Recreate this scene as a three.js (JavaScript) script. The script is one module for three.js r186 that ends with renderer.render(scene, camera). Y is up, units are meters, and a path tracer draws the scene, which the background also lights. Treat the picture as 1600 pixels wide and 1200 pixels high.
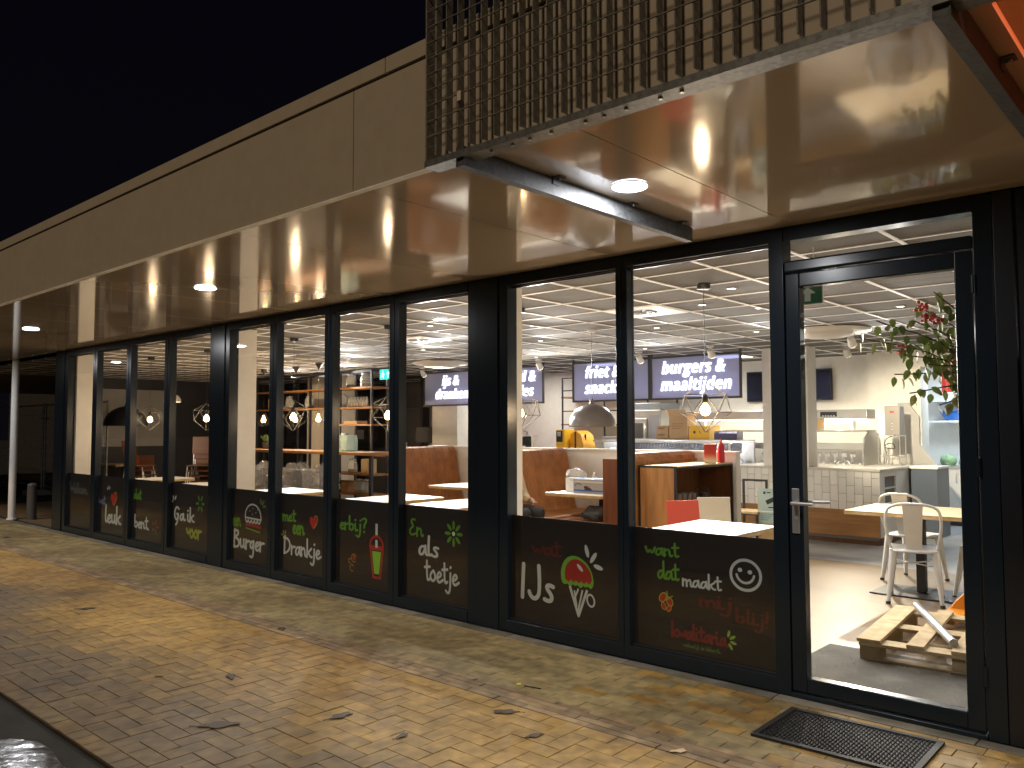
import * as THREE from 'three';
import { mergeGeometries } from 'three/addons/utils/BufferGeometryUtils.js';
import { RoundedBoxGeometry } from 'three/addons/geometries/RoundedBoxGeometry.js';
import { MarchingCubes } from 'three/addons/objects/MarchingCubes.js';
import { TextGeometry } from 'three/addons/geometries/TextGeometry.js';
import { FontLoader } from 'three/addons/loaders/FontLoader.js';
import { RectAreaLightUniformsLib } from 'three/addons/lights/RectAreaLightUniformsLib.js';

// ---------------------------------------------------------------- camera, sky, far street light, exposure
const scene = new THREE.Scene();
const renderer = new THREE.WebGLRenderer({ antialias: true });
renderer.setSize(1024, 768);
renderer.toneMapping = THREE.LinearToneMapping;
renderer.toneMappingExposure = 1.0;
renderer.shadowMap.enabled = true;
RectAreaLightUniformsLib.init();
const camera = new THREE.PerspectiveCamera(50.609, 4 / 3, 0.05, 400);
camera.position.set(0, 1.5, 4.467);
camera.lookAt(-0.66839454 * 10, 1.5 + 0.05332871 * 10, 4.467 - 0.7418927 * 10);
camera.rotateZ(-0.00199);
scene.add(camera);

{ // night sky: nearly black, a trace of town glow towards the horizon
  const w = 64, h = 32, d = new Float32Array(w * h * 4);
  for (let j = 0; j < h; j++) for (let i = 0; i < w; i++) {
    const up = Math.max(0, (j + 0.5) / h * 2 - 1), g = Math.pow(1 - up, 4), k = (j * w + i) * 4;
    d[k] = 0.0011 + 0.0016 * g; d[k + 1] = 0.0012 + 0.0013 * g; d[k + 2] = 0.0028 + 0.0012 * g; d[k + 3] = 1;
  }
  const sky = new THREE.DataTexture(d, w, h, THREE.RGBAFormat, THREE.FloatType);
  sky.mapping = THREE.EquirectangularReflectionMapping; sky.magFilter = THREE.LinearFilter; sky.needsUpdate = true;
  scene.background = sky; scene.environment = sky;
}
const far = new THREE.DirectionalLight(new THREE.Color().setRGB(1, 0.78, 0.52), 1.05);   // sodium street lighting across the square
far.position.set(2.5, 8, 9); far.castShadow = true; far.shadow.radius = 12; far.shadow.mapSize.set(2048, 2048);
Object.assign(far.shadow.camera, { left: -24, right: 24, top: 16, bottom: -16, near: 0.1, far: 80 });
far.position.multiplyScalar(3);
scene.add(far);

// ---------------------------------------------------------------- helpers
let seed = 12345;
const rnd = () => { seed = (seed * 1664525 + 1013904223) >>> 0; return seed / 4294967296; };
const rr = (a, b) => a + (b - a) * rnd();
const V = (x, y, z) => new THREE.Vector3(x, y, z);
const used = new Map();
function numbered(n) { const k = used.get(n) || 0; used.set(n, k + 1); return k ? n + '_' + String(k).padStart(3, '0') : n; }
function thing(name, label, category, [x, y, z] = [0, 0, 0], turn = 0, group) {
  const o = new THREE.Group(); o.name = numbered(name); scene.add(o);
  o.position.set(x, y, z); o.rotation.y = turn; o.userData = { label, category };
  if (group) o.userData.group = group;
  return o;
}
function dup(root, [x, y, z], turn, label, group) {
  const r = root.clone(); r.name = numbered(root.name.replace(/_\d{3}$/, '')); scene.add(r); r.position.set(x, y, z); r.rotation.y = turn;
  r.userData = { ...root.userData, label: label || root.userData.label };
  if (group) r.userData.group = group;
  return r;
}
function clean(g) {
  let o = g.index ? g.toNonIndexed() : g;
  const r = new THREE.BufferGeometry();
  r.setAttribute('position', o.getAttribute('position'));
  if (!o.getAttribute('normal')) o.computeVertexNormals();
  r.setAttribute('normal', o.getAttribute('normal'));
  const n = o.getAttribute('position').count;
  r.setAttribute('uv', o.getAttribute('uv') || new THREE.BufferAttribute(new Float32Array(n * 2), 2));
  return r;
}
function boxuv(g) { // metre uv by each triangle's main direction
  const p = g.getAttribute('position'), n = p.count, uv = new Float32Array(n * 2);
  const a = V(0, 0, 0), b = V(0, 0, 0), c = V(0, 0, 0), m = V(0, 0, 0);
  for (let i = 0; i + 2 < n; i += 3) {
    a.fromBufferAttribute(p, i); b.fromBufferAttribute(p, i + 1); c.fromBufferAttribute(p, i + 2);
    m.copy(b).sub(a).cross(c.clone().sub(a));
    const ax = Math.abs(m.x), ay = Math.abs(m.y), az = Math.abs(m.z);
    [a, b, c].forEach((q, k) => {
      const t = (i + k) * 2;
      if (ax >= ay && ax >= az) { uv[t] = q.z; uv[t + 1] = q.y; } else if (ay >= az) { uv[t] = q.x; uv[t + 1] = q.z; } else { uv[t] = q.x; uv[t + 1] = q.y; }
    });
  }
  g.setAttribute('uv', new THREE.BufferAttribute(uv, 2));
  return g;
}
function join(gs, keep) {
  gs = (Array.isArray(gs) ? gs : [gs]).map(clean);
  const g = gs.length > 1 ? mergeGeometries(gs) : gs[0];
  return keep ? g : boxuv(g);
}
function part(name, gs, mat, parent, keep) {
  const m = new THREE.Mesh(gs.isMesh ? gs.geometry : join(gs, keep), mat);
  m.name = parent === scene || !parent ? numbered(name) : name; m.castShadow = true; m.receiveShadow = true;
  (parent || scene).add(m);
  return m;
}
function solo(name, gs, mat, label, category, group, keep) {
  const m = part(name, gs, mat, scene, keep); m.userData = { label, category }; if (group) m.userData.group = group; return m;
}
function struct(o) { o.userData.kind = 'structure'; return o; }
const _m = new THREE.Matrix4(), _e = new THREE.Euler();
function at(g, x, y, z, rx = 0, ry = 0, rz = 0) { _m.makeRotationFromEuler(_e.set(rx, ry, rz)); g.applyMatrix4(_m); g.translate(x, y, z); return g; }
const box = (w, h, d, x = 0, y = 0, z = 0, rx = 0, ry = 0, rz = 0) => at(new THREE.BoxGeometry(w, h, d), x, y, z, rx, ry, rz);
const span = (x0, x1, y0, y1, z0, z1) => box(Math.abs(x1 - x0), Math.abs(y1 - y0), Math.abs(z1 - z0), (x0 + x1) / 2, (y0 + y1) / 2, (z0 + z1) / 2);
function soft(w, h, d, r, x = 0, y = 0, z = 0, rx = 0, ry = 0, rz = 0, seg = 2) { return at(new RoundedBoxGeometry(w, h, d, seg, Math.min(r, w / 2.02, h / 2.02, d / 2.02)), x, y, z, rx, ry, rz); }
const cyl = (r0, r1, h, x = 0, y = 0, z = 0, n = 16, rx = 0, ry = 0, rz = 0) => at(new THREE.CylinderGeometry(r0, r1, h, n), x, y, z, rx, ry, rz);
const ball = (r, x = 0, y = 0, z = 0, n = 14) => at(new THREE.SphereGeometry(r, n, Math.ceil(n * 0.7)), x, y, z);
const lathe = (pts, n = 24) => new THREE.LatheGeometry(pts.map(([a, b]) => new THREE.Vector2(a, b)), n);
function rod(a, b, r, n = 6, r2 = r) {
  const A = Array.isArray(a) ? V(...a) : a, B = Array.isArray(b) ? V(...b) : b, d = B.clone().sub(A), L = d.length();
  const g = new THREE.CylinderGeometry(r2, r, L, n);
  g.applyQuaternion(new THREE.Quaternion().setFromUnitVectors(V(0, 1, 0), d.normalize()));
  const m = A.clone().add(B).multiplyScalar(0.5); g.translate(m.x, m.y, m.z); return g;
}
const tube = (pts, r, seg = 24, n = 6, closed = false) => new THREE.TubeGeometry(new THREE.CatmullRomCurve3(pts.map((p) => V(...p)), closed), seg, r, n, closed);
function extrude(pts, depth, bevel = 0, smooth = false) {
  const s = new THREE.Shape();
  if (smooth) { s.moveTo(...pts[0]); s.splineThru(pts.slice(1).map(([a, b]) => new THREE.Vector2(a, b))); s.closePath(); } else { pts.forEach((p, i) => (i ? s.lineTo(...p) : s.moveTo(...p))); s.closePath(); }
  return new THREE.ExtrudeGeometry(s, { depth: depth - 2 * bevel, bevelEnabled: bevel > 0, bevelSize: bevel, bevelThickness: bevel, bevelSegments: 1, curveSegments: 8 }).translate(0, 0, bevel);
}
function bulbLight(parent, x, y, z, color, cd, radius = 1) {
  const l = new THREE.PointLight(color, cd, 0, 2); l.position.set(x, y, z); l.castShadow = true; l.shadow.radius = radius; l.shadow.bias = -0.001; parent.add(l); return l;
}
function spotLight(parent, x, y, z, color, cd, angle = 0.9, pen = 0.7, dx = 0, dy = -1, dz = 0) {
  const l = new THREE.SpotLight(color, cd, 0, angle, pen, 2); l.position.set(x, y, z); l.castShadow = true; l.shadow.radius = 2; l.shadow.bias = -0.001;
  l.target.position.set(dx, dy, dz); l.add(l.target); parent.add(l); return l;
}

// ---------------------------------------------------------------- procedural textures
function hash(x, y, s) { let h = (x * 374761393 + y * 668265263 + s * 974711) | 0; h = Math.imul(h ^ (h >>> 13), 1274126177); return ((h ^ (h >>> 16)) >>> 0) / 4294967296; }
function vnoise(x, y, px, py, s) {
  const xi = Math.floor(x), yi = Math.floor(y), fx = x - xi, fy = y - yi, u = fx * fx * (3 - 2 * fx), v = fy * fy * (3 - 2 * fy);
  const w = (a, p) => ((a % p) + p) % p, h = (a, b) => hash(w(a, px), w(b, py), s);
  return (h(xi, yi) * (1 - u) + h(xi + 1, yi) * u) * (1 - v) + (h(xi, yi + 1) * (1 - u) + h(xi + 1, yi + 1) * u) * v;
}
function fbm(u, v, fx, fy, s, oct = 4) { let a = 0.5, t = 0, n = 0; for (let i = 0; i < oct; i++) { t += a * vnoise(u * fx, v * fy, fx, fy, s + i * 17); n += a; a *= 0.5; fx *= 2; fy *= 2; } return t / n; }
function tex(N, metres, fn, srgb = true) {
  const d = new Uint8Array(N * N * 4);
  for (let j = 0; j < N; j++) for (let i = 0; i < N; i++) {
    let c = fn(i / N, j / N); if (!Array.isArray(c)) c = [c, c, c];
    const k = (j * N + i) * 4; for (let q = 0; q < 3; q++) d[k + q] = Math.max(0, Math.min(255, c[q] * 255)); d[k + 3] = 255;
  }
  const t = new THREE.DataTexture(d, N, N, THREE.RGBAFormat); t.wrapS = t.wrapT = THREE.RepeatWrapping; t.magFilter = THREE.LinearFilter; t.minFilter = THREE.LinearMipmapLinearFilter; t.generateMipmaps = true;
  if (srgb) t.colorSpace = THREE.SRGBColorSpace; t.repeat.set(1 / metres, 1 / metres); t.needsUpdate = true; return t;
}
const lerp = (a, b, t) => a + (b - a) * t, mix = (a, b, t) => a.map((x, i) => lerp(x, b[i], t)), sst = (a, b, x) => { const t = Math.max(0, Math.min(1, (x - a) / (b - a))); return t * t * (3 - 2 * t); };
const T = {
  brick: tex(512, 0.9, (u, v) => 0.62 + 0.3 * fbm(u, v, 6, 6, 1, 5) + 0.14 * (hash(u * 512 | 0, v * 512 | 0, 4) - 0.5) + (fbm(u, v, 30, 30, 9, 2) > 0.66 ? -0.14 : 0)),
  brickBump: tex(256, 0.5, (u, v) => 0.5 * fbm(u, v, 10, 10, 31, 4) + 0.5 * hash(u * 256 | 0, v * 256 | 0, 2), false),
  pave: tex(1024, 4.2, (u, v) => { const a = fbm(u, v, 4, 4, 205, 4), b = fbm(u, v, 17, 17, 206, 4), c = fbm(u, v, 80, 80, 207, 2), s = sst(0.5, 0.66, a * 0.6 + b * 0.4); return mix([0.92, 0.9, 0.84], [0.74, 0.7, 0.62], s).map((q) => q * (0.74 + 0.26 * b) * (0.78 + 0.34 * c)); }),
  dirt: tex(512, 1.7, (u, v) => { const g = fbm(u, v, 5, 5, 55, 5), h = fbm(u, v, 24, 24, 56, 3); return mix([0.42, 0.36, 0.24], [0.72, 0.62, 0.42], 0.6 * g + 0.4 * h); }),
  asphalt: tex(512, 1.2, (u, v) => 0.55 + 0.25 * fbm(u, v, 8, 8, 71, 4) + 0.35 * (hash(u * 512 | 0, v * 512 | 0, 77) - 0.5)),
  wet: tex(256, 2.6, (u, v) => 0.3 + 0.55 * sst(0.3, 0.7, fbm(u, v, 3, 3, 81, 5)), false),
  wood: tex(512, 1.0, (u, v) => { const g = fbm(u, v, 22, 2, 91, 5), k = fbm(u, v, 5, 3, 92, 3); return mix([0.48, 0.34, 0.19], [0.8, 0.62, 0.4], g * 0.75 + k * 0.35 - 0.05); }),
  woodH: tex(512, 1.0, (u, v) => { const g = fbm(u, v, 2, 22, 101, 5), k = fbm(u, v, 3, 5, 102, 3); return mix([0.48, 0.34, 0.19], [0.8, 0.62, 0.4], g * 0.75 + k * 0.35 - 0.05); }),
  pale: tex(256, 0.8, (u, v) => { const g = fbm(u, v, 14, 14, 111, 4); return mix([0.62, 0.53, 0.4], [0.86, 0.77, 0.61], g); }),
  leather: tex(512, 0.8, (u, v) => { const g = fbm(u, v, 7, 7, 121, 5), h = fbm(u, v, 40, 40, 122, 2); return mix([0.52, 0.34, 0.185], [0.78, 0.55, 0.34], g * 0.75 + h * 0.25); }),
  leatherBump: tex(256, 0.12, (u, v) => fbm(u, v, 16, 16, 131, 3), false),
  galv: tex(256, 0.2, (u, v) => { let b = 9, c = 0; for (let i = -1; i < 2; i++) for (let j = -1; j < 2; j++) { const X = Math.floor(u * 12) + i, Y = Math.floor(v * 12) + j, wx = (X + 12) % 12, wy = (Y + 12) % 12, dx = X + hash(wx, wy, 5) - u * 12, dy = Y + hash(wx, wy, 6) - v * 12, q = dx * dx + dy * dy; if (q < b) { b = q; c = hash(wx, wy, 8); } } return 0.74 + 0.16 * c; }),
  floor: tex(512, 2.4, (u, v) => { const g = fbm(u, v, 4, 26, 141, 4), h = fbm(u, v, 5, 5, 142, 4); return mix([0.46, 0.395, 0.315], [0.64, 0.56, 0.455], 0.6 * g + 0.4 * h); }),
  grey: tex(256, 2.0, (u, v) => 0.62 + 0.24 * fbm(u, v, 5, 5, 151, 5)),
  fine: tex(256, 1.1, (u, v) => 0.95 + 0.05 * fbm(u, v, 16, 16, 161, 4)),
  fleck: tex(256, 0.6, (u, v) => 0.9 + 0.1 * fbm(u, v, 20, 20, 165, 3) - (hash(u * 256 | 0, v * 256 | 0, 66) > 0.93 ? 0.18 : 0)),
  peel: tex(256, 0.9, (u, v) => fbm(u, v, 9, 9, 171, 3), false),
  smudge: tex(256, 1.3, (u, v) => 0.5 + 0.5 * fbm(u, v, 5, 5, 181, 4), false),
  mat: tex(256, 0.16, (u, v) => { const a = (u * 8) % 1, b = (v * 8) % 1, odd = (Math.floor(u * 8) + Math.floor(v * 8)) % 2; return odd ? sst(0.1, 0.3, a) * sst(0.1, 0.3, 1 - a) : sst(0.1, 0.3, b) * sst(0.1, 0.3, 1 - b); }, false),
  grit: tex(512, 1.1, (u, v) => { const g = fbm(u, v, 6, 6, 191, 5), s = hash(u * 512 | 0, v * 512 | 0, 33) > 0.988 ? 0.4 : 0; return 0.45 + 0.4 * g + s; }),
};
function canvasTex(w, h, draw) {
  const c = document.createElement('canvas'); c.width = w; c.height = h; draw(c.getContext('2d'), w, h);
  const t = new THREE.CanvasTexture(c); t.colorSpace = THREE.SRGBColorSpace; return t;
}
const C = (r, g, b) => new THREE.Color().setRGB(r, g, b);
const S = (c, rough = 0.6, o = {}) => new THREE.MeshStandardMaterial({ color: Array.isArray(c) ? C(...c) : c, roughness: rough, ...o });
const P = (c, rough = 0.6, o = {}) => new THREE.MeshPhysicalMaterial({ color: Array.isArray(c) ? C(...c) : c, roughness: rough, ...o });
const glow = (r, g, b) => S([0.9, 0.9, 0.9], 0.5, { emissive: C(r, g, b) });
const M = {
  frame: P([0.0115, 0.0168, 0.0225], 0.24, { specularIntensity: 0.5 }),
  cladding: S([0.009, 0.01, 0.013], 0.4),
  rubber: S([0.012, 0.012, 0.012], 0.7),
  glass: P([1, 1, 1], 0, { transmission: 1, thickness: 0, ior: 1.5 }),
  soffit: P([0.64, 0.525, 0.4], 0.09, { ior: 1.9, clearcoat: 0.7, clearcoatRoughness: 0.045, bumpMap: T.peel, bumpScale: 0.0004 }),
  fascia: S([0.43, 0.368, 0.292], 0.45, { map: T.fine }),
  galv: S([0.4, 0.41, 0.42], 0.5, { metalness: 0.75, map: T.galv }),
  grating: S([0.3, 0.275, 0.24], 0.6, { metalness: 0.1, map: T.galv }),
  white: S([0.78, 0.76, 0.72], 0.7, { map: T.fine }),
  cream: S([0.8, 0.765, 0.69], 0.75, { map: T.fine }),
  wallgrey: S([0.45, 0.44, 0.42], 0.8, { map: T.fine }),
  dark: S([0.03, 0.03, 0.033], 0.55), black: S([0.012, 0.012, 0.013], 0.45), blackGloss: S([0.008, 0.008, 0.01], 0.12),
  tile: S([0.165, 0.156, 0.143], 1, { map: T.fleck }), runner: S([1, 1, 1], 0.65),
  floor: S([0.56, 0.515, 0.46], 0.45, { map: T.floor }), greyfloor: S([0.5, 0.5, 0.5], 0.4, { map: T.grey }),
  wood: S([0.86, 0.76, 0.62], 0.5, { map: T.wood }), woodH: S([0.86, 0.76, 0.62], 0.5, { map: T.woodH }), darkwood: S([0.3, 0.2, 0.13], 0.5, { map: T.wood }),
  pale: S([0.95, 0.88, 0.75], 0.6, { map: T.pale }), tabletop: S([0.8, 0.79, 0.75], 0.35, { map: T.fine }),
  leather: P([1, 0.92, 0.8], 0.42, { map: T.leather, bumpMap: T.leatherBump, bumpScale: 0.0015 }),
  steel: S([0.46, 0.455, 0.44], 0.33, { metalness: 0.8 }), chrome: S([0.68, 0.68, 0.67], 0.3, { metalness: 0.8 }),
  paintedMetal: S([0.62, 0.63, 0.62], 0.3, { metalness: 0.2, map: T.fine }),
  beam: S([0.13, 0.135, 0.142], 0.6, { metalness: 0.2, map: T.galv }),
  wire: S([0.014, 0.012, 0.01], 0.5),
  ceramic: S([0.76, 0.74, 0.69], 0.2), grout: S([0.16, 0.15, 0.14], 0.9),
  clear: P([0.9, 0.92, 0.9], 0.05, { transmission: 0.78, thickness: 0, ior: 1.4 }),
  film: P([0.8, 0.8, 0.8], 0.16, { transmission: 0.84, thickness: 0, ior: 1.5 }),
  cardboard: S([0.5, 0.33, 0.17], 0.8, { map: T.fine }), yellow: S([0.75, 0.42, 0.02], 0.5), red: S([0.5, 0.03, 0.02], 0.4),
  led: glow(14, 14.5, 15.5), warmBulb: glow(42, 25, 9.5),
};

// ---------------------------------------------------------------- ground, paving
const asphalt = part('road', at(new THREE.PlaneGeometry(240, 200, 1, 1), 0, -0.013, 0, -Math.PI / 2), S([0.04, 0.037, 0.028], 0.95, { map: T.asphalt, bumpMap: T.brickBump, bumpScale: 0.003 }), scene);
struct(asphalt);
{ const sh = new THREE.Shape(); for (let i = 0; i <= 48; i++) { const a = i / 48 * Math.PI * 2, r = 0.2 + 0.12 * fbm(i / 48, 0.3, 6, 6, 210, 3) + 0.06 * Math.cos(a * 2); i ? sh.lineTo(Math.cos(a) * r * 1.5, Math.sin(a) * r * 0.7) : sh.moveTo(r * 1.9, 0); }
  const pd = part('puddle', at(new THREE.ShapeGeometry(sh), -4.12, -0.009, 3.16, -Math.PI / 2, 0, 0), P([0.012, 0.012, 0.01], 0.16, { bumpMap: T.peel, bumpScale: 0.0035 }), scene); struct(pd); }
const pavement = new THREE.Group(); pavement.name = 'pavement'; scene.add(pavement); struct(pavement);
part('sand_bed', span(-40, 6, -0.028, -0.0026, 0.0, 2.92), S([0.1, 0.072, 0.036], 1, { map: T.grit }), pavement);
const tones = [];
for (let i = 0; i < 9; i++) { // clay tones, clean ochre to dark: stains and lamp light fading toward the gutter
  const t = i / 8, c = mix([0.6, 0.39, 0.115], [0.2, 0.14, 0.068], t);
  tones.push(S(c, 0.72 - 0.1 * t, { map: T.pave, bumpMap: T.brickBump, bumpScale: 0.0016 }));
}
const dirtyTones = [0, 1, 2, 3].map((i) => S(mix([0.52, 0.42, 0.215], [0.42, 0.345, 0.19], i / 3), 0.8, { map: T.pave, bumpMap: T.brickBump, bumpScale: 0.0016 }));
const edgeTones = [0, 1, 2].map((i) => S(mix([0.56, 0.42, 0.27], [0.4, 0.3, 0.2], i / 2), 0.8, { map: T.pave, bumpMap: T.brickBump, bumpScale: 0.0016 }));
const slabTones = [0, 1].map((i) => S(mix([0.36, 0.33, 0.26], [0.26, 0.24, 0.19], i), 0.8, { map: T.grit }));
function brickGeo(w, d) { // chamfered paver, top at y = 0, open below
  const c = 0.0018, h = 0.016, p = [], q = (a, b, e, f) => p.push(...a, ...b, ...e, ...a, ...e, ...f);
  const j = () => (rnd() - 0.5) * 0.002, x = w / 2 - 0.0013, z = d / 2 - 0.0013;
  const A = [[-x + j(), -c, z + j()], [x + j(), -c, z + j()], [x + j(), -c, -z + j()], [-x + j(), -c, -z + j()]];
  const Tt = A.map(([a, , b]) => [a - Math.sign(a) * c, (rnd() - 0.5) * 0.0012, b - Math.sign(b) * c]), Bt = A.map(([a, , b]) => [a, -h, b]);
  q(...Tt); for (let i = 0; i < 4; i++) { const k = (i + 1) % 4; q(A[i], A[k], Tt[k], Tt[i]); q(Bt[i], Bt[k], A[k], A[i]); }
  const g = new THREE.BufferGeometry(); g.setAttribute('position', new THREE.BufferAttribute(new Float32Array(p), 3)); g.computeVertexNormals(); return g;
}
const bricks = [];   // {x, z, w, d, set, tone}
const patch = (x, z) => fbm(((x + 60) / 12) % 1, ((z + 60) / 12) % 1, 9, 9, 301, 4);
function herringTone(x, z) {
  const near = sst(1.9, 2.8, z + (patch(x, z) - 0.5) * 1.7 + sst(-2.5, -4.5, x) * 0.3);  // toward the gutter the fading lamp light is put into the brick tone
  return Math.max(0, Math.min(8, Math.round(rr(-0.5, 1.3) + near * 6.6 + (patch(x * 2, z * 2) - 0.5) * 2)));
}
const W = 0.105;
for (let j = -3; j < 22; j++) for (let i = -240; i < 60; i++) { // herringbone laid square to the shop front
  const k = ((i - j) % 4 + 4) % 4, x = i * W, z = 1.135 + j * W;
  if (k === 0) { if (j >= 0 && j <= 15) bricks.push({ x: x + W, z: z + W / 2, w: 2 * W, d: W, set: 0 }); }
  else if (k === 3) { /* upright brick: fills this cell and the one beyond */ if (j >= 0 && j < 15) bricks.push({ x: x + W / 2, z: z + W, w: W, d: 2 * W, set: 0 }); else if (j === 15) bricks.push({ x: x + W / 2, z: z + W / 2, w: W, d: W, set: 0 }); else if (j === -1) bricks.push({ x: x + W / 2, z: z + W * 1.5, w: W, d: W, set: 0 }); }
}
for (let r = 0; r < 4; r++) for (let i = -190; i < 34; i++) bricks.push({ x: i * 0.21 + (r % 2) * 0.1 + rr(-0.01, 0.01), z: 0.945 + r * 0.052, w: 0.21, d: 0.052, set: 2 });
for (let r = 0; r < 8; r++) for (let i = -190; i < 34; i++) bricks.push({ x: i * 0.21 + (r % 2) * 0.105, z: 0.16 + r * 0.1035, w: 0.21, d: 0.1035, set: 1 });
for (let i = -400; i < 62; i++) bricks.push({ x: i * W, z: 2.865, w: W, d: 0.1, set: 0, dark: true });
const kept = [];
for (const b of bricks) {
  if (b.x < -34 || b.x > 5) continue;
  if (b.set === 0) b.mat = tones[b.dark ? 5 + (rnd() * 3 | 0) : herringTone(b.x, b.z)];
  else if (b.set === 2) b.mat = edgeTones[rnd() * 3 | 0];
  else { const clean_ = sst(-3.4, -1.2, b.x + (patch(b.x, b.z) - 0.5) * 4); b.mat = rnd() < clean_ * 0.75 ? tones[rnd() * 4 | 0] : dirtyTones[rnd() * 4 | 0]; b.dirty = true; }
  const D = 0.66839 * -b.x + 0.7419 * (4.467 - b.z); b.D = D; const L = (0.743 * b.x - 0.669 * (b.z - 4.467)) / D, y = 1.5 / D;
  b.seen = D > 0.5 && Math.abs(L) < 0.66 && y - 0.05 < 0.5 && y > 0.05; b.size = b.seen ? Math.sqrt(b.w * b.d) / D : 0; kept.push(b);
}
kept.sort((a, b) => b.size - a.size);
const protos = {};
function protoOf(b) { const k = b.w + '|' + b.d + '|' + (rnd() * 4 | 0); return (protos[k] ||= boxuvWorld(brickGeo(b.w, b.d))); }
function boxuvWorld(g) { g = clean(g); boxuv(g); const uv = g.getAttribute('uv'), ox = rnd() * 7, oz = rnd() * 7; for (let i = 0; i < uv.count; i++) uv.setXY(i, uv.getX(i) + ox, uv.getY(i) + oz); return g; }
function ownUv(g, b) { g = g.clone(); const p = g.getAttribute('position'), uv = g.getAttribute('uv'); for (let i = 0; i < uv.count; i++) uv.setXY(i, p.getX(i) + b.x, p.getZ(i) + b.z + p.getY(i)); return g; }   // the stains run on from brick to brick
const restBy = new Map();
kept.forEach((b, i) => {
  const y = rr(-0.0012, 0.0012), tx = rr(-0.006, 0.006), tz = rr(-0.006, 0.006);
  if (i < 300 && b.seen) {
    const m = new THREE.Mesh(ownUv(protoOf(b), b), b.mat); m.name = 'brick'; m.position.set(b.x, y, b.z); m.rotation.set(tx, 0, tz); m.castShadow = m.receiveShadow = true; pavement.add(m);
  } else { const g = ownUv(protoOf(b), b); at(g, b.x, y, b.z, tx, 0, tz); if (!restBy.has(b.mat)) restBy.set(b.mat, []); restBy.get(b.mat).push(g); }
});
for (const [m, gs] of restBy) { const o = part('further_bricks', gs, m, pavement, true); o.userData.kind = 'stuff'; }
for (let i = -38; i < 5; i++) part('edge_slab', soft(0.994, 0.05, 0.094, 0.004, i + 0.5, -0.022 + rr(-0.001, 0.001), 0.056, 0, 0, 0, 1), slabTones[i & 1], pavement);

// ---------------------------------------------------------------- shop front
const H = 2.645, RAIL = 0.09, HEAD = 2.562, FT = 0.85;   // soffit height, bottom rail, underside of head, top of the lettered film
const GZ = -0.055;
// hand-drawn script lettering: pen strokes on a 10-unit x-height
const GLYPH = {
  a: ['7,8 4,10 1,7 0,3 2,0 5,2 7,8|7,10 7,3 9,0 11,2', 10], b: ['0,20 0,2|0,7 3,10 6,8 6,3 3,0 0,2', 9], d: ['7,8 4,10 1,7 0,3 2,0 5,2 7,8|7,20 7,3 9,0 10,1', 10],
  e: ['0,4 4,5 6,8 3,10 0,6 1,1 4,0 8,3', 8], g: ['6,8 3,10 0,6 1,2 4,2 6,8|6,10 6,-4 3,-9 0,-7', 9], i: ['0,10 0,2 2,0 4,2|0,15 0.4,15.5', 5], j: ['3,10 3,-4 0,-9 -3,-6|3,15 3.4,15.5', 6],
  k: ['0,20 0,0|7,10 0,4|2,6 5,0 8,1', 9], l: ['1,20 0,4 2,0 4,2', 5], m: ['0,10 0,0|0,6 3,10 5,8 5,0|5,6 8,10 10,8 10,1 12,0 13,2', 13], n: ['0,10 0,0|0,6 3,10 6,8 6,2 8,0 9,2', 10],
  o: ['4,10 0,7 0,3 3,0 7,3 6,8 4,10', 9], r: ['0,10 0,0|0,6 3,10 6,9', 7], s: ['6,9 3,10 1,8 5,4 5,1 2,0 0,1', 8], t: ['2,18 2,3 4,0 6,2|-1,12 6,13', 7], u: ['0,10 0,3 3,0 6,4|6,10 6,3 8,0 9,2', 10],
  v: ['0,10 3,0 7,10', 8], w: ['0,10 2,0 5,8 8,0 11,10', 12], W: ['0,20 3,0 7,14 11,0 15,20', 16], B: ['1,20 0,0|0,18 6,20 8,15 1,11 8,9 9,3 4,0 0,1', 11], D: ['1,20 0,0|-1,18 7,18 11,10 7,2 0,0', 13],
  G: ['9,16 6,20 1,15 0,6 3,0 8,3 8,9 5,9|8,9 7,-5 3,-7', 12], E: ['8,19 4,20 2,16 6,11 1,8 0,3 4,0 9,3', 11], I: ['1,20 0,0', 6], J: ['6,20 7,5 4,0 0,1 -1,4', 10],
  '!': ['1,20 0.5,6|0.5,0.5 0.7,0', 4], '?': ['0,17 4,20 7,16 3,10 3,6|3,0.5 3.2,0', 9], '.': ['0,0.3 0.4,0', 4], ' ': ['', 6],
};
const INK = { w: '#a6aeaa', g: '#4d7f22', r: '#7d1a14', y: '#7f8a28' };
function stroke(g, pts) { g.beginPath(); g.moveTo(...pts[0]); for (let i = 1; i < pts.length - 1; i++) { const e = i === pts.length - 2 ? pts[i + 1] : [(pts[i][0] + pts[i + 1][0]) / 2, (pts[i][1] + pts[i + 1][1]) / 2]; g.quadraticCurveTo(...pts[i], ...e); } if (pts.length === 2) g.lineTo(...pts[1]); g.stroke(); }
function script(g, text, x0, x1, y0, y1, ink, pen = 2.9, slope = 0) { // writes text into the box, metres on the film, y up
  let lo = 1e9, hi = -1e9, L = 1e9, R = -1e9, x = 0; const all = [];
  for (const ch of text) { const [s, adv] = GLYPH[ch]; if (s) for (const st of s.split('|')) { const p = st.split(' ').map((q) => q.split(',').map(Number)).map(([a, b]) => [a + x, b]); p.forEach(([a, b]) => { lo = Math.min(lo, b); hi = Math.max(hi, b); L = Math.min(L, a); R = Math.max(R, a); }); all.push(p); } x += adv; }
  const sx = (x1 - x0) / (R - L), sy = (y1 - y0) / (hi - lo);
  g.save(); g.translate(x0, y0); g.transform(sx, slope * sx, 0, sy, 0, 0); g.translate(-L, -lo); g.strokeStyle = INK[ink] || ink; g.lineWidth = pen; g.lineCap = g.lineJoin = 'round'; all.forEach((p) => stroke(g, p)); g.restore();
}
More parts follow.
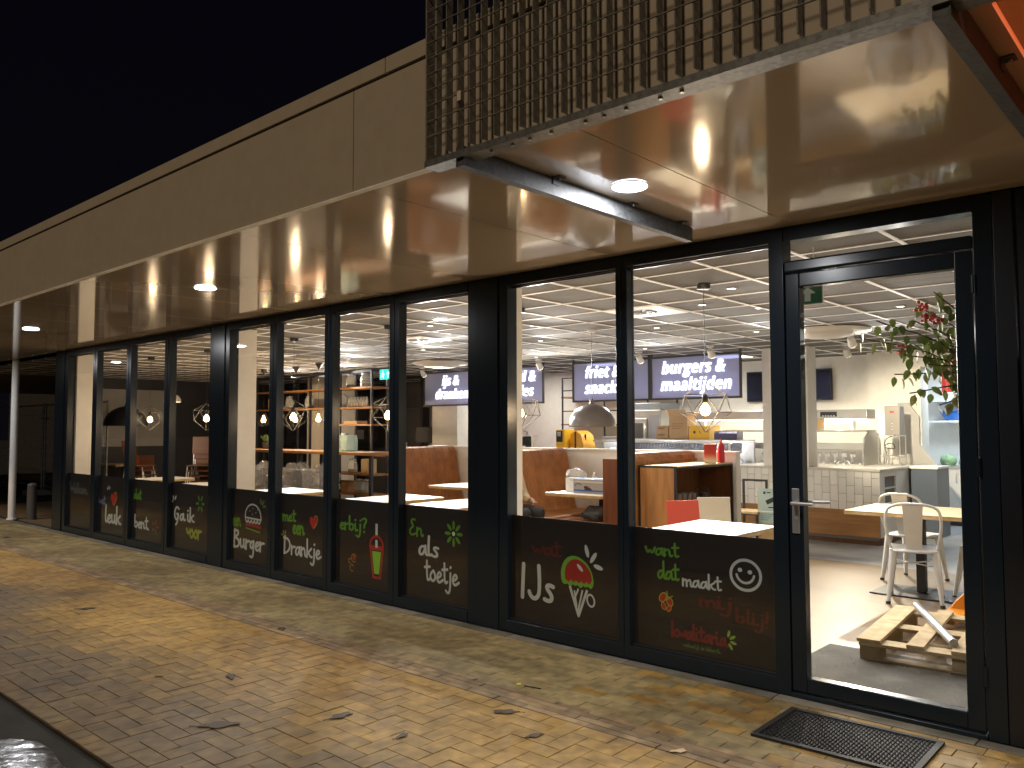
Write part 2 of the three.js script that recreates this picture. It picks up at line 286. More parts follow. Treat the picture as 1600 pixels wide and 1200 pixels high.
function blob(g, x, y, rx, ry, rot, fill) { g.save(); g.translate(x, y); g.rotate(rot); g.beginPath(); g.ellipse(0, 0, rx, ry, 0, 0, 7); g.fillStyle = fill; g.fill(); g.restore(); }
function petals(g, x, y, r, n, ink, a0 = 0, a1 = Math.PI * 2, inner = 0.3) { for (let i = 0; i < n; i++) { const a = a0 + (a1 - a0) * (a1 - a0 > 6 ? i / n : i / (n - 1)); blob(g, x + Math.cos(a) * r * (inner + 0.38), y + Math.sin(a) * r * (inner + 0.38), r * 0.36, r * 0.15, a, INK[ink] || ink); } }
function heart(g, x, y, r) { g.beginPath(); g.moveTo(x, y - r); g.bezierCurveTo(x - r * 1.6, y + r * 0.1, x - r * 0.9, y + r * 1.4, x, y + r * 0.5); g.bezierCurveTo(x + r * 0.9, y + r * 1.4, x + r * 1.6, y + r * 0.1, x, y - r); g.fillStyle = '#9c1f18'; g.fill(); g.beginPath(); g.moveTo(x, y - r); g.bezierCurveTo(x + r * 1.9, y + r * 0.2, x + r * 1.1, y + r * 1.6, x + 0.01, y + r * 0.7); g.lineWidth = r * 0.16; g.strokeStyle = '#8a7a2c'; g.stroke(); }
const ART = [
  (g) => { script(g, 'Welkom', 0.06, 0.7, 0.57, 0.72, '#4c5553'); petals(g, 0.82, 0.73, 0.07, 3, '#4c5553', 0.9, 2.6); },
  (g) => { script(g, 'wat', 0.03, 0.24, 0.47, 0.58, '#5d638a', 3); heart(g, 0.5, 0.56, 0.09); petals(g, 0.34, 0.66, 0.07, 3, 'w', 0.9, 2.6); script(g, 'leuk', 0.25, 0.74, 0.235, 0.46, 'w', 2.9); },
  (g) => { script(g, 'dat', 0.04, 0.25, 0.6, 0.73, 'g', 3); script(g, 'bent.', 0.08, 0.47, 0.24, 0.4, 'w', 2.9); petals(g, 0.65, 0.29, 0.09, 5, '#7c3a18'); },
  (g) => { script(g, 'Ga ik', 0.07, 0.55, 0.36, 0.58, 'w', 2.9); petals(g, 0.69, 0.64, 0.1, 6, 'g'); script(g, 'voor', 0.38, 0.72, 0.235, 0.335, 'y', 3); petals(g, 0.06, 0.62, 0.09, 3, 'w', 1.1, 2.9); },
  (g) => { // burger
    g.strokeStyle = INK.w; g.lineWidth = 0.018; g.lineJoin = 'round'; g.beginPath(); g.moveTo(0.29, 0.56); g.bezierCurveTo(0.28, 0.75, 0.6, 0.75, 0.6, 0.55); g.closePath(); g.stroke();
    g.beginPath(); g.moveTo(0.29, 0.56); for (let i = 0; i < 5; i++) g.quadraticCurveTo(0.32 + i * 0.06, 0.48, 0.35 + i * 0.06, 0.54); g.stroke();
    for (const [a, b] of [[0.38, 0.63], [0.44, 0.66], [0.5, 0.62], [0.43, 0.6], [0.53, 0.65]]) blob(g, a, b, 0.009, 0.006, 0.5, INK.w);
    g.strokeStyle = '#7d1c16'; g.lineWidth = 0.035; g.beginPath(); g.moveTo(0.3, 0.49); g.lineTo(0.6, 0.475); g.stroke(); g.strokeStyle = '#5f7a1e'; g.lineWidth = 0.016; g.beginPath(); g.moveTo(0.3, 0.452); g.lineTo(0.58, 0.42); g.stroke();
    petals(g, 0.6, 0.68, 0.09, 3, '#4f6e34', 0.2, 1.7); script(g, 'een', 0.05, 0.2, 0.455, 0.54, '#4f7a22', 3); script(g, 'Burger', 0.07, 0.66, 0.145, 0.42, 'w', 2.7); },
  (g) => { script(g, 'met', 0.06, 0.28, 0.58, 0.69, 'g', 3); script(g, 'een', 0.24, 0.43, 0.465, 0.55, 'g', 3); heart(g, 0.58, 0.6, 0.062); petals(g, 0.09, 0.43, 0.06, 3, '#6f7c2c', 1.2, 2.9); script(g, 'Drankje', 0.08, 0.71, 0.185, 0.43, 'w', 2.7); },
  (g) => { script(g, 'erbij?', 0.06, 0.45, 0.515, 0.7, 'g', 2.7);
    g.fillStyle = INK.w; g.fillRect(0.572, 0.55, 0.032, 0.11); g.strokeStyle = '#8e1f17'; g.lineWidth = 0.022; g.beginPath(); g.ellipse(0.588, 0.46, 0.09, 0.09, 0, 0, Math.PI); g.closePath(); g.stroke(); g.fillStyle = INK.w; g.fillRect(0.572, 0.44, 0.032, 0.08);
    g.beginPath(); g.moveTo(0.505, 0.44); g.lineTo(0.675, 0.44); g.lineTo(0.64, 0.195); g.lineTo(0.545, 0.195); g.closePath(); g.stroke(); g.fillStyle = '#6fa62c'; g.beginPath(); g.moveTo(0.528, 0.42); g.lineTo(0.652, 0.42); g.lineTo(0.625, 0.225); g.lineTo(0.558, 0.225); g.closePath(); g.fill();
    g.strokeStyle = '#9a6a24'; g.lineWidth = 0.008; for (const [a, b, r] of [[0.27, 0.33, 0.035], [0.21, 0.3, 0.02], [0.24, 0.24, 0.028]]) { g.beginPath(); g.arc(a, b, r, 0.4, 5.4); g.stroke(); } blob(g, 0.275, 0.335, 0.016, 0.02, 0, '#8e1f17'); },
  (g) => { script(g, 'En', 0.08, 0.25, 0.6, 0.74, 'g', 2.5); petals(g, 0.61, 0.655, 0.1, 8, 'g'); blob(g, 0.61, 0.655, 0.018, 0.018, 0, '#b8c8a0'); script(g, 'als', 0.2, 0.43, 0.45, 0.61, 'w', 2.6); script(g, 'toetje', 0.27, 0.67, 0.17, 0.41, 'w', 2.5); },
  (g) => { // ice cream
    script(g, 'wat', 0.2, 0.46, 0.585, 0.685, '#48130f', 2.8); script(g, 'IJs', 0.1, 0.39, 0.26, 0.5, 'w', 2.6);
    g.fillStyle = '#5a8f2a'; g.beginPath(); g.moveTo(0.47, 0.42); g.bezierCurveTo(0.44, 0.52, 0.5, 0.62, 0.6, 0.605); g.bezierCurveTo(0.7, 0.59, 0.75, 0.5, 0.745, 0.43); for (let i = 0; i < 6; i++) g.quadraticCurveTo(0.725 - i * 0.045, 0.375 + (i % 2) * 0.02, 0.7 - i * 0.045, 0.41); g.closePath(); g.fill();
    g.fillStyle = '#7f1813'; g.beginPath(); g.moveTo(0.5, 0.44); g.bezierCurveTo(0.48, 0.54, 0.55, 0.59, 0.61, 0.585); g.bezierCurveTo(0.7, 0.56, 0.735, 0.5, 0.73, 0.45); for (let i = 0; i < 5; i++) g.quadraticCurveTo(0.71 - i * 0.045, 0.41, 0.685 - i * 0.045, 0.44); g.closePath(); g.fill();
    blob(g, 0.63, 0.53, 0.034, 0.013, -0.75, INK.w);
    g.strokeStyle = INK.w; g.lineWidth = 0.02; g.lineJoin = 'round'; g.beginPath(); g.moveTo(0.54, 0.395); g.lineTo(0.615, 0.2); g.lineTo(0.69, 0.385); g.stroke(); g.lineWidth = 0.014; for (const [a, b, c, d] of [[0.58, 0.37, 0.6, 0.26], [0.65, 0.38, 0.61, 0.23], [0.615, 0.385, 0.575, 0.3]]) { g.beginPath(); g.moveTo(a, b); g.lineTo(c, d); g.stroke(); }
    g.lineWidth = 0.014; g.beginPath(); g.ellipse(0.72, 0.318, 0.03, 0.04, 0.3, 0, 7); g.stroke();
    blob(g, 0.69, 0.65, 0.045, 0.016, 1.85, INK.w); blob(g, 0.745, 0.61, 0.045, 0.016, 0.95, INK.w); blob(g, 0.785, 0.55, 0.04, 0.016, -0.25, INK.w); },
  (g) => { script(g, 'want', 0.09, 0.33, 0.68, 0.765, 'g', 2.7); script(g, 'dat', 0.18, 0.33, 0.535, 0.645, 'g', 2.7); script(g, 'maakt', 0.36, 0.62, 0.51, 0.6, 'w', 2.6);
    g.strokeStyle = INK.w; g.lineWidth = 0.018; g.beginPath(); g.ellipse(0.78, 0.625, 0.094, 0.088, 0, 0, 7); g.stroke(); blob(g, 0.745, 0.652, 0.015, 0.013, 0, INK.w); blob(g, 0.808, 0.645, 0.015, 0.013, 0, INK.w); g.lineWidth = 0.015; g.lineCap = 'round'; g.beginPath(); g.arc(0.778, 0.635, 0.056, 3.35, 6.1); g.stroke();
    for (const [a, b, r, q] of [[0.215, 0.42, 0.036, 0.9], [0.262, 0.4, 0.034, 2.2], [0.22, 0.365, 0.026, 2], [0.258, 0.355, 0.024, 1]]) { blob(g, a, b, r, r * 0.72, q, '#8f8a2c'); blob(g, a, b, r * 0.8, r * 0.55, q, '#8c2318'); } g.strokeStyle = '#6f8a2c'; g.lineWidth = 0.007; stroke(g, [[0.245, 0.41], [0.25, 0.44], [0.243, 0.46]]); stroke(g, [[0.25, 0.41], [0.272, 0.43], [0.285, 0.435]]);
    script(g, 'mij', 0.48, 0.68, 0.36, 0.475, '#48130f', 2.7); script(g, 'blij!', 0.72, 0.91, 0.3, 0.425, '#48130f', 2.7);
    script(g, 'kwalitaria', 0.28, 0.66, 0.185, 0.28, '#5e1611', 3.6); petals(g, 0.655, 0.225, 0.06, 4, '#6f8f38', -1.0, 1.3); script(g, 'natuurlijk de lekkerste', 0.36, 0.61, 0.125, 0.165, '#55702c', 2.2); },
];
function filmFor(i, w) {
  const ppm = 640, h = FT - RAIL;
  const t = canvasTex(Math.round(w * ppm), Math.round(FT * ppm), (g, cw, ch) => { g.fillStyle = '#171210'; g.fillRect(0, 0, cw, ch); g.setTransform(ppm, 0, 0, -ppm, 0, ch); ART[i](g); });
  const m = S([1, 1, 1], 0.55, { map: t }), g = new THREE.BoxGeometry(w + 0.02, FT - 0.06, 0.002);
  const p = g.getAttribute('position'), uv = g.getAttribute('uv'); for (let k = 0; k < p.count; k++) uv.setXY(k, (p.getX(k) + w / 2) / w, (p.getY(k) + (FT + 0.06) / 2) / FT);
  g.translate(0, (FT + 0.06) / 2, 0); return [g, m];
}
let paneNo = 0;
function windowBank(label, x0, x1, panes, mull) {
  const t = thing('window_bank', label, 'window', [0, 0, 0]);
  const w = (x1 - x0 - mull * (panes - 1)) / panes;
  part('head_rail', [span(x0, x1, HEAD, H - 0.003, -0.11, -0.004), span(x0, x1, HEAD - 0.012, HEAD, -0.09, -0.066)], M.frame, t);
  part('bottom_rail', [soft(x1 - x0, RAIL - 0.004, 0.106, 0.004, (x0 + x1) / 2, RAIL / 2, -0.057, 0, 0, 0, 1), span(x0, x1, RAIL - 0.002, RAIL + 0.012, -0.09, -0.066)], M.frame, t);
  for (let i = 0; i < panes; i++) {
    const a = x0 + i * (w + mull), b = a + w;
    const pane = part('glass_pane', at(new THREE.PlaneGeometry(w + 0.02, HEAD - RAIL + 0.02), (a + b) / 2, (HEAD + RAIL) / 2, GZ), M.glass, t);
    const [g, m] = filmFor(paneNo++, w); g.translate((a + b) / 2, 0, GZ - 0.006); part('lettered_film', g, m, pane, true);
    part('glazing_gasket', span(a, b, RAIL, RAIL + 0.006, GZ + 0.002, GZ + 0.014), M.rubber, t); part('glazing_gasket', span(a, b, HEAD - 0.006, HEAD, GZ + 0.002, GZ + 0.014), M.rubber, t);
    if (i < panes - 1) part('mullion', [soft(mull * 0.5 - 0.001, H - 0.008, 0.08, 0.004, b + mull * 0.25, H / 2, -0.04, 0, 0, 0, 1), soft(mull * 0.5 - 0.003, H - 0.008, 0.078, 0.004, b + mull * 0.75, H / 2, -0.042, 0, 0, 0, 1), span(b - 0.001, b + mull + 0.001, 0, H - 0.01, -0.084, -0.066)], M.frame, t);
  }
  return t;
}
windowBank('bank of four dark framed panes at the far left lettered Welkom to Ga ik voor', -12.81, -8.59, 4, 0.14);
windowBank('middle bank of four dark framed panes lettered Burger, Drankje, erbij and toetje', -8.16, -4.50, 4, 0.13);
windowBank('pair of wide dark framed panes beside the door with ice cream and smiley drawings', -4.08, -2.02, 2, 0.09);
function post(label, x0, x1, cols) {
  const t = thing('facade_post', label, 'post');
  const n = cols.length; cols.forEach(([a, b, z]) => part('cover_plate', soft(b - a - 0.002, H - 0.006, 0.11, 0.004, (a + b) / 2, (H - 0.006) / 2, z - 0.055, 0, 0, 0, 1), M.frame, t));
  return t;
}
post('wide dark metal corner post at the far left end of the windows', -13.28, -12.81, [[-13.28, -12.93, 0], [-12.93, -12.81, -0.012]]);
post('wide dark metal post between the Ga ik voor pane and the Burger pane', -8.59, -8.16, [[-8.59, -8.5, -0.01], [-8.5, -8.25, 0], [-8.25, -8.16, -0.01]]);
post('wide dark metal post between the toetje pane and the ice cream pane', -4.50, -4.08, [[-4.5, -4.41, -0.01], [-4.41, -4.17, 0], [-4.17, -4.08, -0.01]]);
// glass door with a transom light above
{
  const f = thing('door_frame', 'dark metal door frame with a transom light above the glass door', 'door frame');
  part('jamb', [soft(0.088, H - 0.006, 0.115, 0.004, -1.976, (H - 0.006) / 2, -0.056, 0, 0, 0, 1), span(-1.935, -1.93, 0.03, 2.38, -0.1, -0.03)], M.frame, f);
  part('jamb', [soft(0.085, H - 0.006, 0.112, 0.004, -0.923, (H - 0.006) / 2, -0.058, 0, 0, 0, 1)], M.frame, f);
  part('head_rail', span(-1.93, -0.967, HEAD, H - 0.003, -0.11, -0.004), M.frame, f);
  part('transom_bar', soft(0.962, 0.068, 0.11, 0.012, -1.4485, 2.411, -0.05, 0, 0, 0, 2), M.frame, f);
  part('transom_pane', at(new THREE.PlaneGeometry(0.97, 0.13), -1.4485, 2.503, GZ), M.glass, f);
  part('threshold', soft(0.962, 0.03, 0.13, 0.006, -1.4485, 0.012, -0.05, 0, 0, 0, 1), M.frame, f);
  const d = thing('glass_door', 'glazed entrance door with a dark frame and a steel lever handle', 'door');
  const x0 = -1.927, x1 = -0.972, y0 = 0.032, y1 = 2.372, sw = 0.082;
  part('door_stile', soft(sw, y1 - y0, 0.075, 0.008, x0 + sw / 2, (y0 + y1) / 2, -0.042), M.frame, d);
  part('door_stile', soft(sw, y1 - y0, 0.075, 0.008, x1 - sw / 2, (y0 + y1) / 2, -0.042), M.frame, d);
  part('door_rail', soft(x1 - x0 - 2 * sw + 0.002, sw, 0.074, 0.008, (x0 + x1) / 2, y1 - sw / 2, -0.0425), M.frame, d);
  part('door_rail', soft(x1 - x0 - 2 * sw + 0.002, sw, 0.074, 0.008, (x0 + x1) / 2, y0 + sw / 2, -0.0425), M.frame, d);
  part('door_pane', at(new THREE.PlaneGeometry(x1 - x0 - 2 * sw + 0.02, y1 - y0 - 2 * sw + 0.02), (x0 + x1) / 2, (y0 + y1) / 2, -0.05), M.glass, d);
  const h = part('handle', [soft(0.042, 0.25, 0.01, 0.004, -1.886, 1.03, 0.0), cyl(0.011, 0.011, 0.05, -1.886, 1.075, 0.028, 12, Math.PI / 2), rod([-1.889, 1.075, 0.05], [-1.768, 1.075, 0.052], 0.0105, 12), cyl(0.009, 0.009, 0.006, -1.886, 0.985, 0.006, 12, Math.PI / 2), rod([-1.886, 1.075, -0.09], [-1.74, 1.078, -0.125], 0.0105, 12), cyl(0.011, 0.011, 0.05, -1.886, 1.075, -0.1, 12, Math.PI / 2)], M.chrome, d);
  part('hinge', [cyl(0.011, 0.011, 0.09, -0.968, 0.3, 0.0, 10), cyl(0.011, 0.011, 0.09, -0.968, 2.2, 0.0, 10), cyl(0.011, 0.011, 0.09, -0.968, 1.3, 0.0, 10)], M.frame, d);
}
{ const w = thing('cladding_wall', 'black glossy clad wall to the right of the glass door', 'wall');
  let x = -0.88; for (const q of [0.09, 0.1, 0.42, 0.62, 0.62, 0.62, 0.62]) { part('cladding_panel', soft(q - 0.006, H - 0.004, 0.2, 0.004, x + q / 2, (H - 0.004) / 2, -0.105 + (q > 0.4 ? 0.014 : q < 0.095 ? 0.004 : -0.012), 0, 0, 0, 1), M.cladding, w); x += q; } }
// ---------------------------------------------------------------- canopy: glossy soffit, fascia, roof
const canopy = thing('canopy', 'long flat canopy with a glossy beige soffit and beige fascia over the shop front', 'canopy');
for (let x = -1.86 - 1.25 * 22; x < 5; x += 1.25) part('soffit_panel', span(x + 0.0025, x + 1.2475, H, H + 0.012, 0.0, 2.085), M.soffit, canopy);
part('soffit_void', span(-29, 6, H + 0.014, H + 0.02, 0, 2.08), M.black, canopy);
for (const [a, b] of [[-29.4, -15.2], [-15.194, -3.153], [-3.147, 1.6], [1.606, 6]]) part('fascia_panel', span(a, b, H - 0.012, 3.13, 2.088, 2.112), M.fascia, canopy);
part('edge_bead', span(-29.4, 6, H - 0.016, H - 0.012, 2.078, 2.116), M.runner, canopy);
for (const [a, b] of [[-29.4, -9.003], [-8.997, -2.903], [-2.897, 6]]) part('roof_trim', span(a, b, 3.142, 3.215, 2.06, 2.122), M.fascia, canopy);
part('roof_trim_gap', span(-29.4, 6, 3.128, 3.144, 2.06, 2.1), M.black, canopy);
part('roof_slab', [span(-29.4, 6, 3.0, 3.19, -10.4, 2.06), span(-29.4, 6, 2.68, 3.0, 0.1, 0.3)], M.dark, canopy);
for (let x = -29; x < 6; x += 2.5) part('canopy_rafter', span(x, x + 0.08, 2.69, 3.0, 0.3, 2.06), M.dark, canopy);
struct(part('passage_ceiling', span(-29.3, -18.4, 2.62, 2.64, -10.3, -0.004), S([0.2, 0.14, 0.1], 0.6), scene));
// soffit lamps
const lampProto = thing('canopy_lamp', 'round white lamp on the soffit beside the galvanised beam', 'lamp', [-2.13, H, 1.265], 0, 'round lamps under the canopy');
part('lamp_base', lathe([[0, -0.001], [0.086, -0.001], [0.086, -0.0035], [0, -0.0035]]), M.white, lampProto);
part('diffuser', lathe([[0, -0.0105], [0.076, -0.0105], [0.082, -0.008], [0.083, -0.003]]), M.led, lampProto);
{ const l = new THREE.RectAreaLight(C(0.97, 0.98, 1), 680, 0.115, 0.115); l.position.set(0, -0.0115, 0); l.rotation.x = -Math.PI / 2; lampProto.add(l); }
dup(lampProto, [-6.27, H, 1.25], 0, 'round white lamp on the soffit above the wide post by the Burger pane');
dup(lampProto, [-10.35, H, 1.26], 0, 'round white lamp at the far left end of the soffit');
dup(lampProto, [-14.5, H, 1.26], 0, 'round white lamp on the soffit beyond the corner post');
dup(lampProto, [2.0, H, 1.26], 0, 'round white lamp on the soffit right of the door');
// ---------------------------------------------------------------- steel screen box and its beams
const cage = thing('screen_box', 'galvanised steel grating box mounted on the fascia above the entrance', 'screen');
{ const x0 = -2.53, x1 = -0.44, y0 = 2.624, y1 = 4.4, z0 = 2.13, z1 = 2.2;
  for (let x = x0 + 0.12; x < x1 - 0.02; x += 0.0675) part('grating_bar', box(0.005, y1 - y0 - 0.04, 0.036, x, (y0 + y1) / 2, z1 - 0.022), M.grating, cage);
  for (let y = y0 + 0.1; y < y1; y += 0.068) part('cross_wire', rod([x0 + 0.004, y, z1 - 0.003], [x1, y, z1 - 0.003], 0.003, 5), M.grating, cage);
  part('corner_plate', [box(0.008, y1 - y0, 0.09, x0, (y0 + y1) / 2, z1 - 0.045), box(0.012, y1 - y0 - 0.03, 0.03, x0 + 0.055, (y0 + y1) / 2, z1 - 0.02)], M.grating, cage);
  for (let y = y0 + 0.06; y < y1; y += 0.05) part('side_rung', rod([x0 + 0.006, y, z1 - 0.012], [x0 + 0.055, y, z1 - 0.012], 0.0022, 5), M.grating, cage);
  part('corner_plate', box(0.008, y1 - y0, 0.09, x1, (y0 + y1) / 2, z1 - 0.045), M.grating, cage);
  part('bottom_angle', [span(x0 - 0.004, x1 + 0.004, y0 - 0.03, y0 - 0.002, z1, z1 + 0.005), span(x0 - 0.004, x1 + 0.004, y0 - 0.03, y0 - 0.025, z0 - 0.01, z1)], M.galv, cage);
  for (let i = 0; i < 9; i++) part('bolt', cyl(0.008, 0.008, 0.008, x0 + 0.35 + i * 0.11 + rr(-0.03, 0.03), y0 - 0.033, z1 - 0.03, 6), M.chrome, cage);
  part('label_plate', span(-2.34, -2.318, 2.83, 2.87, z1 + 0.001, z1 + 0.003), S([0.6, 0.52, 0.4], 0.5), cage);
}
function beam(label, x) {
  const t = thing('support_beam', label, 'beam', [x, 0, 0]);
  part('steel_channel', [span(-0.022, 0.022, 2.56, 2.564, 0.36, 2.195), span(0.018, 0.022, 2.564, 2.64, 0.36, 2.195), span(-0.022, -0.018, 2.564, 2.64, 0.36, 2.195), span(-0.018, 0.018, 2.564, 2.64, 0.36, 0.364), span(-0.018, 0.018, 2.564, 2.64, 2.186, 2.192)], M.beam, t);
  for (const z of [0.5, 1.0, 1.6]) { const c = part('fixing_cleat', [span(0.022, 0.026, 2.61, H - 0.001, z - 0.025, z + 0.025), span(0.026, 0.062, H - 0.006, H - 0.001, z - 0.025, z + 0.025)], M.beam, t); part('bolt', [cyl(0.007, 0.007, 0.01, 0.046, H - 0.01, z, 6)], M.chrome, c); }
  return t;
}
beam('galvanised steel beam below the soffit beside the round lamp', -2.33);
beam('galvanised steel beam below the soffit at the right edge', -0.545);
{ const s = thing('orange_glow_panel', 'flat glowing orange panel added under the soffit for a reflected sign at the top right corner', 'sign');  // glowing panel added for an orange sign reflected in the glossy soffit
  part('panel_face', span(-0.44, 1.3, 2.605, 2.64, 0.9, 2.085), S([0.5, 0.12, 0.02], 0.5, { emissive: C(0.085, 0.016, 0.003) }), s);
  part('glow_edge', rod([-0.447, 2.606, 0.9], [-0.447, 2.606, 2.08], 0.005, 8), glow(0.6, 0.08, 0.02), s);
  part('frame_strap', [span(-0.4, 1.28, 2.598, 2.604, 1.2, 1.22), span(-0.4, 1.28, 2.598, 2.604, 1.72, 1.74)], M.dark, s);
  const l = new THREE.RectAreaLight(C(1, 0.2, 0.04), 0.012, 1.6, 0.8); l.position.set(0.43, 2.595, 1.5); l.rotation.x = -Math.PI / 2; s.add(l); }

// ---------------------------------------------------------------- room shell
const CEIL = 2.6;
struct(part('floor', [span(-18.3, 1.0, -0.02, 0.001, -4.78, -0.112)], M.floor, scene));
struct(part('kitchen_floor', [span(-18.3, 1.0, -0.02, 0.0005, -10.2, -4.78)], M.greyfloor, scene));
const ceiling = new THREE.Group(); ceiling.name = 'ceiling'; scene.add(ceiling); struct(ceiling);
{
  const xs = [], zs = []; for (let k = -7; k < 27; k++) xs.push(-2.68 - 0.6 * k); for (let k = -1; k < 16; k++) zs.push(-0.585 - 0.6 * k);
  const cells = [];
  for (let a = 0; a + 1 < xs.length; a++) for (let b = 0; b + 1 < zs.length; b++) {
    let xa = xs[a + 1] + 0.012, xb = xs[a] - 0.012, za = zs[b + 1] + 0.012, zb = Math.min(-0.115, zs[b] - 0.012);
    if (xa < -18.3 && xb < -18.2) continue; xa = Math.max(xa, -18.3); xb = Math.min(xb, 1); if (za < -10.2 || xb - xa < 0.05) continue;
    const cx = (xa + xb) / 2, cz = (za + zb) / 2, D = 0.668 * -cx + 0.742 * (4.467 - cz), L = (0.743 * cx - 0.669 * (cz - 4.467)) / D;
    cells.push({ xa, xb, za, zb, s: Math.abs(L) < 0.66 ? 1 / D : 0 });
  }
  cells.sort((p, q) => q.s - p.s);
  const tg = new THREE.BoxGeometry(0.576, 0.014, 0.576), late = []; const tg2 = boxuv(clean(tg));
  cells.forEach((c, i) => {
    const full = c.xb - c.xa > 0.57 && c.zb - c.za > 0.57;
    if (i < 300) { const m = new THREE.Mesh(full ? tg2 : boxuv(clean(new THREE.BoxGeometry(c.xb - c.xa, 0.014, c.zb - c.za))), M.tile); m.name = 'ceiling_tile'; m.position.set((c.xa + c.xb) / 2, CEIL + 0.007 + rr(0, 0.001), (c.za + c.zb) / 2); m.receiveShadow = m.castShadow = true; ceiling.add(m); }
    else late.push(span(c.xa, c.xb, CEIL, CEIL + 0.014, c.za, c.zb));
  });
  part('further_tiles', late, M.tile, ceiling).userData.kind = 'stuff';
  for (const x of xs) if (x > -18.3 && x < 1) part('ceiling_runner', span(x - 0.0125, x + 0.0125, CEIL - 0.006, CEIL + 0.02, -10.2, -0.115), M.runner, ceiling);
  for (const z of zs) if (z < -0.2 && z > -10.2) part('ceiling_runner', span(-18.3, 1, CEIL - 0.0045, CEIL + 0.02, z - 0.0125, z + 0.0125), M.runner, ceiling);
}
function wall(label, gs, m) { return solo('wall', gs, m, label, 'wall', null); }
wall('cream back wall of the kitchen behind the fryers and the television', [span(-12.2, -4.12, 0, CEIL, -8.5, -8.4)], M.cream);
wall('cream wall panel behind the steel dispenser, left of the kitchen doorway', [span(-4.15, -3.42, 0, CEIL, -8.395, -8.05), span(-3.42, -2.4, 2.36, CEIL, -8.395, -8.05)], M.cream);
wall('white wall right of the kitchen doorway', [span(-2.4, 1.0, 0, CEIL, -8.395, -8.05)], M.cream);
wall('white end wall of the bright back kitchen seen through the doorway', [span(-4.12, 1.0, 0, CEIL, -10.3, -10.2), span(-4.12, -4.02, 0, CEIL, -10.2, -8.4)], M.white);
wall('cream inner wall at the right end of the room', [span(1.0, 1.1, 0, 3.0, -10.3, -0.005)], M.cream);
wall('grey back wall at the left behind the drinks counter', [span(-14.2, -12.2, 0, CEIL, -8.5, -8.4)], M.wallgrey);
wall('dark end wall at the far left of the dining room', [span(-18.4, -18.3, 0, 3.0, -10.3, -1.86)], M.dark);
wall('pale grey wall panel at the far left end behind the dark dome lamp', [span(-18.299, -18.26, 1.1, 2.35, -4.2, -1.9)], M.wallgrey);
wall('dark slanting outside wall running back from the corner post', [box(5.46, 3.0, 0.1, -15.88, 1.5, -1.03, 0, -Math.atan2(1.74, 5.2))]  , M.dark);
wall('dark rear wall of the left dining area', [span(-18.3, -14.2, 0, CEIL, -8.5, -8.4)], S([0.05, 0.045, 0.045], 0.6));
// dark framed glass partition with a door, behind the tall shelves
{
  const t = thing('glass_partition', 'black steel framed glass partition with a door behind the tall shelves', 'partition', [0, 0, -6.6]);
  for (let x = -18.2; x < -11.6; x += 0.82) { part('frame_bar', span(x, x + 0.05, 0, 2.56, -0.03, 0.03), M.black, t); if (x + 0.82 < -11) { part('glass_pane', at(new THREE.PlaneGeometry(0.77, 1.5), x + 0.435, 1.8, 0), M.glass, t); part('lower_panel', span(x + 0.05, x + 0.82, 0.02, 1.02, -0.02, 0.02), M.dark, t); } }
  part('frame_rail', [span(-18.2, -11.3, 2.5, 2.558, -0.028, 0.028), span(-18.2, -11.3, 1.02, 1.07, -0.028, 0.028), span(-18.2, -11.3, 1.9, 1.935, -0.028, 0.028)], M.black, t);
  const n = part('notice', span(-14.55, -14.3, 1.25, 1.45, 0.031, 0.034), M.white, t);
  part('door_handle', [span(-12.9, -12.86, 1.0, 1.2, 0.03, 0.05), rod([-12.88, 1.1, 0.06], [-13.0, 1.1, 0.06], 0.011, 8)], M.chrome, t);
}
function column(label, x0, x1, z0, z1, m, y0 = 0) { return solo('column', span(x0, x1, y0, CEIL - 0.007, z0, z1), m, label, 'column'); }
column('white square column behind the post left of the ice cream pane', -4.46, -4.1, -0.2, -0.118, M.cream);
column('white square column behind the post left of the Burger pane', -8.55, -8.2, -0.36, -0.118, M.cream);
column('white square column behind the leftmost Welkom pane', -13.15, -12.75, -0.34, -0.118, M.cream);
column('white square column standing on the tiled counter', -5.0, -4.36, -6.62, -6.32, M.white, 0.962);
column('wide cream column behind the tall shelves', -14.72, -13.72, -5.9, -5.4, M.cream);
column('grey white column below the drinks sign', -11.8, -11.1, -6.9, -6.3, M.cream);

